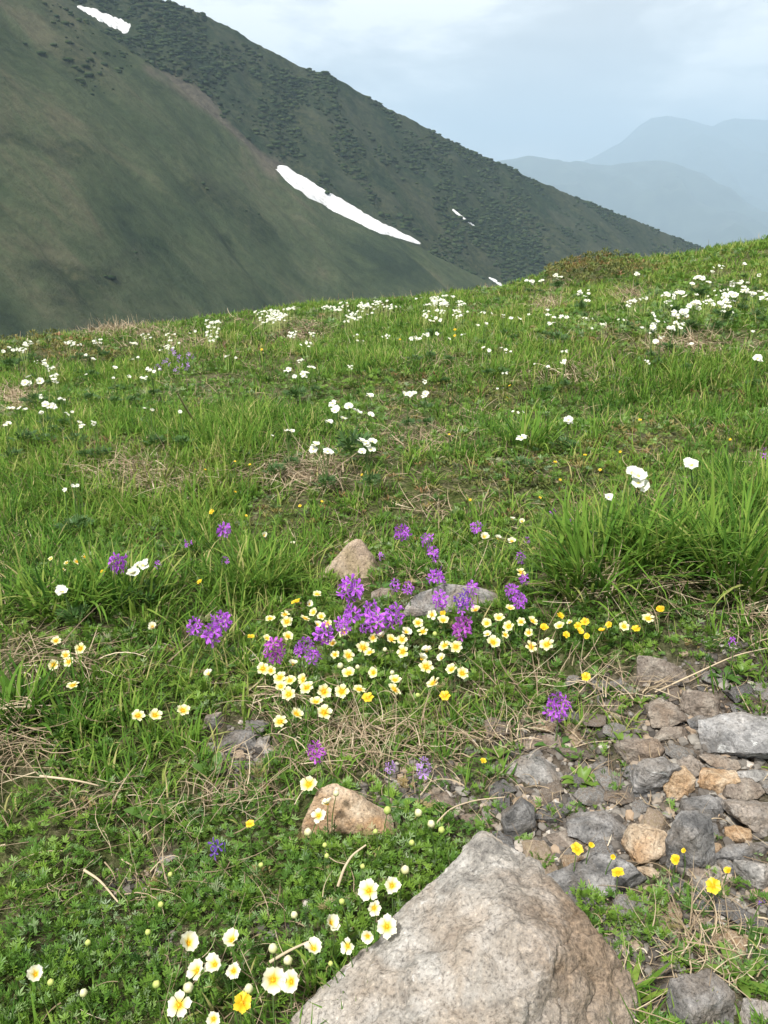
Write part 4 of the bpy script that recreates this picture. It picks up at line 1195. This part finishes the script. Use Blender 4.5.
GF = 'ivory flowers beside the boulder'
for u, v, px, k in [(309, 785, 20, 'open'), (336, 795, 9, 'bud'), (328, 805, 12, 'cup'), (319, 816, 16, 'ivory'), (307, 835, 11, 'bud'), (387, 814, 9, 'gbud'), (418, 816, 11, 'bud'), (430, 825, 11, 'bud'), (442, 832, 8, 'gbud'),
                    (404, 873, 12, 'bud'), (369, 891, 25, 'ivory'), (392, 886, 19, 'ivory'), (374, 908, 16, 'ivory'), (330, 924, 19, 'cup'), (295, 917, 10, 'bud'), (387, 927, 24, 'ivory'), (368, 936, 16, 'ivory'),
                    (348, 946, 17, 'ivory'), (314, 950, 18, 'cup'), (275, 952, 13, 'bud'), (290, 962, 13, 'bud'), (273, 980, 30, 'ivory'), (292, 982, 26, 'ivory'), (248, 993, 13, 'bud'), (242, 1003, 20, 'gold'),
                    (188, 944, 22, 'cup'), (233, 941, 18, 'cup'), (198, 971, 18, 'cup'), (216, 965, 19, 'cup'), (234, 971, 17, 'ivory'), (187, 990, 15, 'bud'), (179, 1005, 26, 'ivory'), (214, 1019, 16, 'ivory'),
                    (36, 975, 18, 'cup'), (84, 996, 11, 'bud'), (51, 985, 8, 'gbud'), (155, 987, 9, 'gbud'), (88, 945, 7, 'gbud'), (149, 934, 7, 'gbud'), (160, 906, 7, 'gbud'), (170, 876, 6, 'gbud'), (325, 846, 6, 'gbud'),
                    (411, 845, 7, 'gbud'), (331, 965, 6, 'gbud'), (327, 858, 6, 'gbud'), (362, 868, 6, 'gbud'), (260, 867, 6, 'gbud'), (342, 903, 7, 'gbud'), (376, 832, 6, 'gbud')]:
    avens(u, v, px, k, GF, .07)

GP = 'cream flowers of the dense patch below the primroses'
PATCH = [(264, 536, 7, 'cup'), (293, 545, 6, 'cup'), (317, 595, 9, 'open'), (296, 602, 9, 'gold'), (309, 605, 8, 'cup'), (270, 619, 10, 'open'), (285, 615, 10, 'open'), (287, 622, 12, 'open'), (305, 619, 11, 'open'), (314, 613, 10, 'open'), (321, 617, 9, 'open'),
         (327, 624, 10, 'open'), (317, 625, 7, 'cup'), (251, 637, 7, 'gold'), (267, 639, 9, 'open'), (288, 637, 11, 'open'), (344, 633, 11, 'open'), (323, 642, 9, 'open'), (333, 644, 10, 'open'), (335, 655, 9, 'open'), (348, 656, 13, 'open'),
         (363, 648, 14, 'open'), (370, 653, 11, 'open'), (373, 638, 9, 'open'), (383, 637, 9, 'cup'), (391, 640, 12, 'open'), (402, 640, 11, 'open'), (406, 633, 9, 'cup'), (385, 651, 6, 'bud'), (403, 652, 13, 'open'), (427, 652, 10, 'cup'),
         (421, 660, 11, 'cup'), (426, 667, 14, 'open'), (442, 659, 9, 'cup'), (418, 623, 11, 'open'), (423, 632, 11, 'open'), (432, 615, 10, 'ivory'), (443, 621, 12, 'open'), (443, 614, 7, 'gold'), (445, 646, 12, 'open'), (456, 647, 13, 'open'), (459, 639, 8, 'cup'),
         (476, 611, 12, 'open'), (293, 665, 9, 'cup'), (263, 669, 13, 'open'), (271, 671, 10, 'open'), (280, 678, 13, 'open'), (290, 681, 13, 'open'), (281, 687, 11, 'open'), (304, 680, 13, 'open'), (307, 688, 14, 'open'), (289, 695, 15, 'open'),
         (324, 692, 15, 'open'), (342, 692, 15, 'open'), (349, 674, 14, 'open'), (341, 668, 8, 'bud'), (358, 669, 6, 'bud'), (374, 673, 12, 'open'), (359, 690, 13, 'open'), (368, 698, 11, 'gold'), (316, 703, 14, 'open'), (324, 713, 16, 'open'),
         (296, 715, 14, 'open'), (280, 722, 14, 'open'), (395, 681, 13, 'open'), (394, 690, 14, 'open'), (392, 674, 6, 'bud'), (434, 684, 15, 'open'), (445, 696, 10, 'gold'), (452, 670, 12, 'open'), (462, 674, 13, 'open'), (419, 697, 5, 'gbud'), (435, 636, 5, 'gbud')]
for u, v, px, k in PATCH: avens(u, v, px * 1.12, k, GP)
GR = 'cream and golden flowers of the right end of the patch'
for u, v, px, k in [(510, 609, 11, 'open'), (487, 624, 13, 'open'), (499, 619, 13, 'open'), (509, 627, 13, 'open'), (521, 622, 10, 'open'), (532, 622, 13, 'open'), (488, 635, 8, 'cup'), (505, 635, 9, 'open'), (529, 633, 10, 'open'), (493, 643, 16, 'open'),
                    (531, 647, 14, 'open'), (547, 645, 17, 'open'), (544, 628, 10, 'gold'), (560, 616, 9, 'gold'), (560, 627, 13, 'open'), (570, 623, 8, 'open'), (566, 635, 8, 'gold'), (585, 622, 9, 'gold'), (578, 626, 9, 'gold'), (580, 632, 9, 'gold'),
                    (587, 637, 8, 'gold'), (602, 631, 8, 'gold'), (609, 625, 8, 'gold'), (624, 627, 12, 'open'), (636, 629, 9, 'gold'), (648, 619, 14, 'open'), (660, 610, 10, 'gold'), (521, 573, 12, 'open'), (484, 538, 10, 'cup'), (498, 540, 9, 'cup'),
                    (512, 542, 8, 'cup'), (512, 520, 6, 'cup'), (522, 522, 6, 'cup')]:
    avens(u, v, px, k, GR)
GL = 'scattered cream flowers in the left grass'
for u, v, px, k in [(56, 641, 11, 'open'), (81, 649, 13, 'open'), (66, 656, 12, 'open'), (69, 662, 11, 'open'), (54, 665, 13, 'open'), (73, 686, 14, 'open'), (138, 716, 15, 'open'), (155, 716, 15, 'open'), (183, 711, 15, 'open'), (153, 628, 11, 'cup'),
                    (209, 675, 10, 'cup'), (77, 562, 9, 'open'), (85, 557, 8, 'open'), (67, 563, 7, 'open'), (51, 559, 6, 'open'), (63, 570, 6, 'open'), (103, 572, 6, 'gold'), (212, 512, 7, 'gold'), (200, 582, 7, 'gold')]:
    avens(u, v, px, k, GL)
GB = 'small golden buttercups in the gravel'
for u, v, px in [(586, 677, 10), (577, 849, 13), (591, 845, 7), (618, 873, 13), (676, 860, 12), (713, 886, 16), (728, 871, 9), (613, 857, 6), (483, 761, 7), (684, 851, 6), (250, 824, 9)]:
    avens(u, v, px, 'gold', GB, .06)

# ---- purple primroses
FLOR = {}
for mt in ('purple', 'magenta', 'lilac', 'violet'):
    FLOR[mt] = [mesh_petals('floret', mt, 5, c, .18, 70 + i, notch=.9, droop=.3, nr=4, nl=5, jit=.28) for i, c in enumerate((.35, .55, .15))]
def leaf_ring(name, n, mat, seed, broad=.3):
    rg = random.Random(seed); V, Fc = [], []
    for k in range(n):
        a = 2.4 * k + rg.uniform(-.3, .3); l = rg.uniform(.7, 1.1); i0 = len(V)
        for s in range(5):
            t = s / 4; w = broad * l * math.sin(math.pi * min(1, .1 + t * .88)) * .5 + .01; rr = l * t; z = l * (.75 * t - .45 * t * t)
            c, sn = math.cos(a), math.sin(a)
            for q in (-1, 0, 1): V.append((rr * c - q * w * sn, rr * sn + q * w * c, z + .3 * w * abs(q)))
        for s in range(4):
            b = i0 + 3 * s
            Fc += [(b, b + 1, b + 4, b + 3), (b + 1, b + 2, b + 5, b + 4)]
    me = py_mesh(name, V, Fc); me.materials.append(M[mat]); return me
M['prleaf'] = plain_mat('primrose_leaf', (0.07, 0.15, 0.03), 0.45, 0.25)
PLEAF = [leaf_ring('leaves', 6, 'prleaf', k) for k in range(3)]

def primrose(u, v, px, tall, look, mat='purple', n=None, hh=.085, mark=None):
    """px: width of the flower head in pixels, tall: height/width of the head"""
    p = at(u, v, hh); d = project(*p)[2]; D = px * d / F
    root, loc = stemmed('primrose', p, hh, .15)
    n = n or (11 if px > 13 else 7 if px > 9 else 4)
    fd = D * (.85 if n > 6 else .9)
    q0 = random.uniform(0, 6.28)
    for k in range(n):
        a = q0 + 2.4 * k; t = (k + .5) / n
        zz = (t - .5) * D * tall * .75
        rr = D * .32 * random.uniform(.7, 1.35) * math.sqrt(max(.05, 1 - (2 * t - 1) ** 2 * .8))
        dr = Vector((math.cos(a), math.sin(a), .05 + 1.0 * (t - .45) + random.gauss(0, .35))).normalized()
        put('floret', random.choice(FLOR[mat]), parent=root, loc=loc + Vector((math.cos(a) * rr, math.sin(a) * rr, zz)), rot=head_quat(dr, random.uniform(0, 6)), scale=(fd * random.uniform(.7, 1.15),) * 3)
    put('leaves', random.choice(PLEAF), parent=root, loc=(0, 0, 0), scale=(.04,) * 3)
    tag(root, None, 'primrose', 'purple primroses')
    if look.startswith('='): root['label'] = look[1:]
    else: ITEMS.append((root, look, (u, v), look))
    if mark: MARKS.append((mark, (u, v)))

PR = [(402, 532, 16, .8), (426, 539, 12, 1.1), (433, 553, 13, 1.1), (382, 556, 8, 1), (435, 576, 17, .7), (395, 585, 11, 1), (408, 588, 12, 1), (439, 600, 14, 1.4), (472, 588, 13, 1.3), (352, 614, 18, .8), (343, 625, 14, 1), (371, 611, 17, 1.4),
      (375, 623, 20, 1), (393, 615, 20, 1), (364, 628, 10, .8), (325, 633, 18, .9), (305, 645, 15, 1), (313, 656, 14, .9), (298, 650, 10, 1), (476, 528, 12, .9), (568, 522, 8, 1), (521, 557, 10, 1.3), (524, 579, 11, 1), (512, 592, 14, 1.2), (519, 601, 14, 1),
      (527, 541, 6, 1), (733, 641, 8, 1), (553, 512, 6, 1), (118, 564, 18, 1), (224, 530, 14, .8), (188, 544, 8, .8), (225, 561, 7, 1), (158, 564, 7, 1), (195, 627, 14, 1.3), (212, 634, 20, .8), (222, 622, 18, .9), (470, 605, 9, 1.2), (765, 453, 8, 1.5), (462, 605, 12, 1.2)]
for i, (u, v, px, tl) in enumerate(PR):
    primrose(u, v, px, tl, 'purple primrose' if px > 9 else 'small purple primrose')
primrose(350, 589, 23, .95, '=large purple primrose right in front of the pyramid-shaped rock', mark='the primrose under the pyramid rock')
primrose(462, 627, 19, 1.25, '=fat rounded magenta primrose standing above the middle of the cream flowers', 'magenta', 14, mark='the fat magenta primrose')
primrose(275, 650, 19, 1.35, '=tall magenta primrose spike at the left end of the flower patch', 'magenta', 14, mark='the left magenta spike')
primrose(462, 599, 14, 1.4, '=deep violet-purple primrose in front of the low tan rock', 'violet', mark='the deep violet primrose')
primrose(316, 752, 18, 1.25, '=lone leaning magenta primrose behind the tan rock', 'magenta', mark='the lone magenta primrose')
primrose(390, 767, 11, 1.2, '=pale lilac primrose head right of the tan rock', 'lilac')
primrose(424, 768, 15, 1.5, '=larger lilac primrose right of the pale single one', 'lilac', mark='the larger lilac primrose')
primrose(218, 847, 15, 1.0, '=violet-blue flower in the left foreground grass', 'violet', 4, mark='the violet-blue flower')
primrose(557, 707, 22, 1.45, '=three-tiered leaning purple primrose at the left edge of the scree', 'purple', 14, mark='the leaning scree primrose')
primrose(761, 903, 6, 1.3, '=dark violet bud above leaves by the right border', 'violet', 3)
for u, v in [(172, 352), (180, 358), (166, 362), (186, 366), (176, 370), (158, 368), (190, 356)]:
    primrose(u, v, 7, 1, 'far pale purple primrose', 'lilac', 4, .12)

# ---- white anemones
ANB = [mesh_petals('blossom', 'white', n, c, w, 80 + i, nr=4, nl=4) for i, (n, c, w) in enumerate(((5, .25, .46), (6, .35, .42), (5, .5, .48), (6, .15, .40)))]
ANC = [mesh_blob('flower_centre', 'stamen_pale', .10, .6, .02, 90 + k, 16) for k in range(2)]
def clump_mesh(name, mat, seeds):
    V, T = [], []
    for sd_ in seeds:
        v, t = leaf_clump('cover', sd_); T += [tuple(int(q) + len(V) for q in f) for f in t]; V += [tuple(x) for x in v]
    me = py_mesh(name, V, T); me.materials.append(M[mat]); return me
ALEAF = [clump_mesh('leaves', 'anleaf', (400 + 3 * k, 401 + 3 * k, 402 + 3 * k)) for k in range(4)]

def anemone(u, v, px, flowers, spreadpx, hh=.12, look='white anemone', group='white anemones in the near meadow', tall=.5, mark=None, label=None):
    p = at(u, v, hh); d = project(*p)[2]; D = px * (.86 if px < 10 else 1) * d / F; S = spreadpx * d / F
    root, loc = stemmed('white_anemone', p, hh, .1)
    for k in range(flowers):
        if flowers == 1: off = Vector((0, 0, 0))
        else:
            off = Vector((random.uniform(-.5, .5) * S, random.uniform(-.35, .35) * S, random.uniform(-.5, .5) * tall * S))
        pos = loc + off
        dr = toward(p, 1.0, .5, .35); q = head_quat(dr, random.uniform(0, 6.28)); s = D * random.uniform(.85, 1.15)
        b = put('blossom', random.choice(ANB), parent=root, loc=pos, rot=q, scale=(s, s, s))
        put('flower_centre', random.choice(ANC), parent=b)
        if flowers > 1:
            base = Vector((0, 0, hh * .25)); dv = pos - base
            put('flower_stalk', random.choice(STEMS), parent=root, loc=base, rot=dv.normalized().to_track_quat('Z', 'Y'), scale=(.09, .09, dv.length))
    ls = min(.13, max(.045, S * .72))
    put('leaves', random.choice(ALEAF), parent=root, loc=(0, 0, hh * .25), scale=(ls, ls, ls * .8))
    tag(root, None, 'anemone', group)
    if label: root['label'] = label
    else: ITEMS.append((root, look, (u, v), look))
    if mark: MARKS.append((mark, (u, v)))

anemone(65, 590, 14, 2, 8, .10, label='leftmost near white anemone growing out of the left tussock', mark='the leftmost near anemone')
anemone(131, 574, 13, 2, 7, .10, label='front white anemone of the pair beside a purple primrose', mark='the anemone pair')
anemone(142, 565, 13, 3, 9, .10, label='rear white anemone of the pair beside a purple primrose')
anemone(522, 438, 13, 1, 0, .12, label='single white anemone left in the fresh tussock', mark='the single anemone in the tussock')
anemone(568, 421, 12, 2, 4, .12, label='single white anemone behind and right of the fresh tussock')
anemone(635, 480, 16, 4, 24, .15, label='white anemone with four large blossoms above the dense tussock', mark='the large-blossomed anemone', tall=.7)
anemone(612, 499, 11, 2, 9, .13, label='low white anemone with yellowed blossoms above the dense tussock')
anemone(697, 463, 15, 2, 16, .13, label='white anemone with two flat blossoms above the tallest tussock')
anemone(758, 359, 11, 2, 6, .16, label='white anemone alone by the right border of the mid meadow')
anemone(349, 409, 10, 9, 44, .20, label='bushy white anemone with many blossoms over dark leaves', mark='the bushy anemone', tall=.55)
anemone(322, 448, 10, 4, 20, .16, label='white anemone just left of and below the bushy one')
anemone(367, 443, 10, 6, 18, .17, label='white anemone just right of and below the bushy one', tall=.9)
anemone(655, 323, 8, 5, 7, .22, label='narrow upright white anemone left of the big right clusters', tall=2.0, mark='the narrow upright anemone')
MID = [(409, 395, 9, 3, 12), (425, 395, 9, 2, 5), (423, 381, 7, 2, 6), (296, 375, 8, 6, 24), (312, 368, 8, 2, 4), (32, 380, 9, 5, 20), (50, 404, 9, 3, 10), (47, 365, 6, 2, 6), (17, 411, 7, 4, 22), (6, 425, 7, 2, 6), (38, 412, 6, 2, 6), (57, 381, 7, 2, 6), (96, 423, 7, 2, 6), (80, 425, 6, 3, 10),
       (150, 411, 6, 3, 12), (272, 436, 6, 1, 0), (288, 430, 7, 3, 8), (65, 490, 6, 1, 0), (75, 487, 6, 2, 6), (674, 295, 7, 8, 20), (701, 281, 7, 7, 18), (736, 284, 7, 5, 12), (729, 299, 8, 9, 24), (745, 290, 7, 5, 12), (694, 306, 8, 6, 16), (679, 315, 8, 6, 16), (688, 312, 8, 4, 8), (759, 295, 8, 5, 14),
       (766, 300, 8, 3, 8), (674, 327, 6, 5, 16), (661, 340, 7, 4, 10), (690, 345, 5, 2, 4), (722, 308, 7, 4, 18), (559, 277, 5, 5, 14), (581, 294, 5, 5, 16), (559, 321, 6, 7, 20), (546, 316, 5, 3, 8), (504, 316, 5, 2, 8), (515, 320, 6, 3, 10), (484, 325, 5, 3, 8), (449, 339, 5, 1, 0), (434, 320, 5, 6, 16),
       (415, 339, 6, 4, 12), (431, 336, 6, 4, 12), (489, 351, 5, 3, 12), (503, 350, 5, 2, 6), (548, 367, 5, 1, 0), (565, 361, 6, 2, 6), (638, 274, 5, 3, 8), (745, 264, 5, 2, 5), (757, 275, 5, 2, 5), (531, 282, 5, 4, 10), (540, 281, 5, 3, 6), (586, 300, 5, 2, 6), (628, 306, 4, 2, 4), (651, 313, 5, 2, 4), (748, 283, 5, 2, 4),
       (129, 377, 6, 1, 0), (112, 378, 4, 2, 8), (90, 357, 5, 4, 12), (134, 344, 6, 3, 6), (115, 368, 6, 1, 0), (86, 375, 5, 1, 0), (10, 350, 5, 5, 20), (30, 344, 5, 5, 14), (100, 340, 5, 4, 14), (78, 343, 4, 4, 14), (150, 371, 5, 4, 10), (62, 397, 4, 4, 12), (42, 396, 5, 2, 6), (180, 412, 5, 1, 0), (70, 411, 5, 3, 16)]
for u, v, px, n, s in MID:
    anemone(u, v, px, n, s, .16, 'white anemone' if n < 4 else 'white anemone cluster', 'white anemones in the middle distance', .45)

# small far ones along the crest: one mesh each
def far_clump(nf, seed):
    rg = random.Random(seed); V, Fc, rad = [], [], []
    for k in range(nf):
        pv, pf, pr = petals(5, .35, .48, seed * 9 + k, nr=2, nl=3)
        c = Vector((rg.gauss(0, 1.0), rg.gauss(0, 1.0), rg.uniform(-.5, .5))) if nf > 1 else Vector((0, 0, 0))
        rt = Vector((rg.gauss(0, .3), -.5 + rg.gauss(0, .3), 1)).normalized().to_track_quat('Z', 'Y')
        i = len(V); V += [rt @ q + c for q in pv]; Fc += [tuple(i + x for x in f) for f in pf]; rad += pr
        i = len(V); w = .035
        b = Vector((c.x * .5, c.y * .5, -4.5))
        V += [c + Vector((w, 0, 0)), c - Vector((w, 0, 0)), b - Vector((w, 0, 0)), b + Vector((w, 0, 0))]; rad += [0, 0, 0, 0]; Fc.append((i, i + 1, i + 2, i + 3))
    me = py_mesh('white_anemone', V, Fc, {'rad': rad}); me.materials.append(M['white']); return me
FARC = [far_clump(n, 300 + k) for k, n in enumerate((1, 2, 2, 3, 3, 4, 5, 7))]
def far_anemone(u, v, px, hh, lab, grp):
    p = at(u, v, hh); d = project(*p)[2]; D = px * d / F
    o = put('white_anemone', random.choice(FARC), loc=tuple(p), scale=(D, D, D))
    o.rotation_euler = (0, 0, random.uniform(-.6, .6))
    tag(o, lab, 'anemone', grp)
def crest_v(u): return float(np.interp(u, [c[0] for c in CREST], [c[1] for c in CREST]))
nfar = 0
for _ in range(4000):
    if nfar >= 205: break
    zone = random.random()
    if zone < .68: u = random.uniform(205, 520); v = crest_v(u) + abs(random.gauss(0, 1)) * 17 + 0.5 - random.random() * 4
    elif zone < .82: u = random.uniform(0, 215); v = crest_v(u) + 6 + abs(random.gauss(0, 1)) * 16
    else: u = random.uniform(500, 768); v = crest_v(u) + 14 + abs(random.gauss(0, 1)) * 38
    if fbm(np.array([u / 34.]), np.array([v / 15.]), 121, 2)[0] < -.02: continue
    left = u < 215; mid = 215 <= u < 520
    far_anemone(u, v, random.uniform(2.3, 3.9), .13, 'tiny far white anemone ' + ('in the grass of the left meadow edge' if left else 'scattered along the middle of the meadow crest' if mid else 'scattered on the upper right slope'),
                'far white anemones ' + ('at the left meadow edge' if left else 'along the meadow crest' if mid else 'on the upper right slope'))
    nfar += 1

# tiny yellow specks in the middle grass
for u, v in [(449, 435), (235, 462), (250, 465), (213, 512), (246, 516), (300, 506), (322, 502), (235, 492), (510, 386), (507, 398), (262, 350), (400, 340), (455, 330), (455, 336), (600, 470), (620, 452), (560, 480), (470, 500), (540, 498), (555, 462), (585, 455), (640, 420), (730, 440), (362, 475), (205, 470)]:
    avens(u, v, 3.6, 'gold', 'tiny yellow flowers in the middle meadow', .10)

assign_labels()

# ================================================================== AIR, LIGHT, SKY, CAMERA
HAZE = 2.6e-4
def build_haze():
    bm = bmesh.new()
    x0, x1, y0, y1, z0, z1 = -13200, 13200, -13200, 13200, -712, 1060
    bmesh.ops.create_cube(bm, size=1)
    for v in bm.verts:
        v.co = ((x0 + x1) / 2 + v.co.x * (x1 - x0), (y0 + y1) / 2 + v.co.y * (y1 - y0), (z0 + z1) / 2 + v.co.z * (z1 - z0))
    me = bpy.data.meshes.new('haze'); bm.to_mesh(me); bm.free()
    m = bpy.data.materials.new('mountain_air'); m.use_nodes = True; nt = m.node_tree; nt.nodes.clear()
    out = nt.nodes.new('ShaderNodeOutputMaterial'); pv = nt.nodes.new('ShaderNodeVolumePrincipled')
    pv.inputs['Density'].default_value = HAZE; pv.inputs['Color'].default_value = (0.47, 0.62, 0.77, 1); pv.inputs['Anisotropy'].default_value = 0.0
    nt.links.new(pv.outputs[0], out.inputs['Volume'])
    o = put('haze', me, m); tag(o, 'pale blue air that fades the far mountains', 'haze', kind='stuff')
build_haze()

SUN_EL, SUN_AZ = R(58), R(215)          # azimuth clockwise from +Y: behind and to the left
sd = Vector((math.cos(SUN_EL) * math.sin(SUN_AZ), math.cos(SUN_EL) * math.cos(SUN_AZ), math.sin(SUN_EL)))
sl = bpy.data.lights.new('sun', 'SUN'); sl.energy = 4.6; sl.angle = R(5); sl.color = (1, .98, .94)
so = bpy.data.objects.new('sun', sl); COL.objects.link(so); so.rotation_mode = 'QUATERNION'; so.rotation_quaternion = sd.to_track_quat('Z', 'Y')

w = bpy.data.worlds.new('World'); SC.world = w; w.use_nodes = True; nt = w.node_tree; nt.nodes.clear()
out = nt.nodes.new('ShaderNodeOutputWorld'); bg = nt.nodes.new('ShaderNodeBackground'); bg.inputs['Strength'].default_value = 0.10
sky = nt.nodes.new('ShaderNodeTexSky'); sky.sky_type = 'NISHITA'; sky.sun_disc = False; sky.sun_elevation = SUN_EL; sky.sun_rotation = SUN_AZ; sky.altitude = 1500; sky.dust_density = 2.0
tc = nt.nodes.new('ShaderNodeTexCoord')
mp = nt.nodes.new('ShaderNodeMapping'); mp.inputs['Scale'].default_value = (1, 1, 3.4); mp.inputs['Location'].default_value = (.35, .1, .2); nt.links.new(tc.outputs['Generated'], mp.inputs['Vector'])
f = noise_tex(nt, mp.outputs[0], 5.0, 7, .58, .25)
f2 = noise_tex(nt, mp.outputs[0], 2.2, 3, .5, .2)
mx = nt.nodes.new('ShaderNodeMath'); mx.operation = 'MULTIPLY_ADD'; mx.inputs[1].default_value = .6; nt.links.new(f2, mx.inputs[0])
ml = nt.nodes.new('ShaderNodeMath'); ml.operation = 'MULTIPLY'; ml.inputs[1].default_value = .5; nt.links.new(f, ml.inputs[0]); nt.links.new(ml.outputs[0], mx.inputs[2])
cl = ramp(nt, mx.outputs[0], [(.40, (4.6, 4.15, 3.7)), (.48, (5.4, 4.9, 4.4)), (.53, (7.0, 6.5, 5.9)), (.58, (10.5, 9.7, 8.8))])
c = mixc(nt, .92, sky.outputs[0], cl)
nt.links.new(c, bg.inputs['Color']); nt.links.new(bg.outputs[0], out.inputs[0])

cam = bpy.data.cameras.new('camera'); co = bpy.data.objects.new('camera', cam); COL.objects.link(co)
co.location = tuple(CAM); co.rotation_euler = (R(90) - PITCH, 0, 0)
cam.sensor_fit = 'VERTICAL'; cam.sensor_height = SENS; cam.lens = LENS; cam.clip_start = .05; cam.clip_end = 40000
SC.camera = co
SC.render.resolution_x, SC.render.resolution_y = W, H
SC.view_settings.view_transform = 'Standard'; SC.view_settings.look = 'None'; SC.view_settings.exposure = 0.9; SC.view_settings.gamma = 1
SC.view_settings.use_curve_mapping = False
SC.render.engine = 'CYCLES'
SC.cycles.use_denoising = True
SC.cycles.max_bounces = 8; SC.cycles.diffuse_bounces = 3; SC.cycles.transmission_bounces = 4; SC.cycles.volume_bounces = 1
print('objects', len(bpy.data.objects))
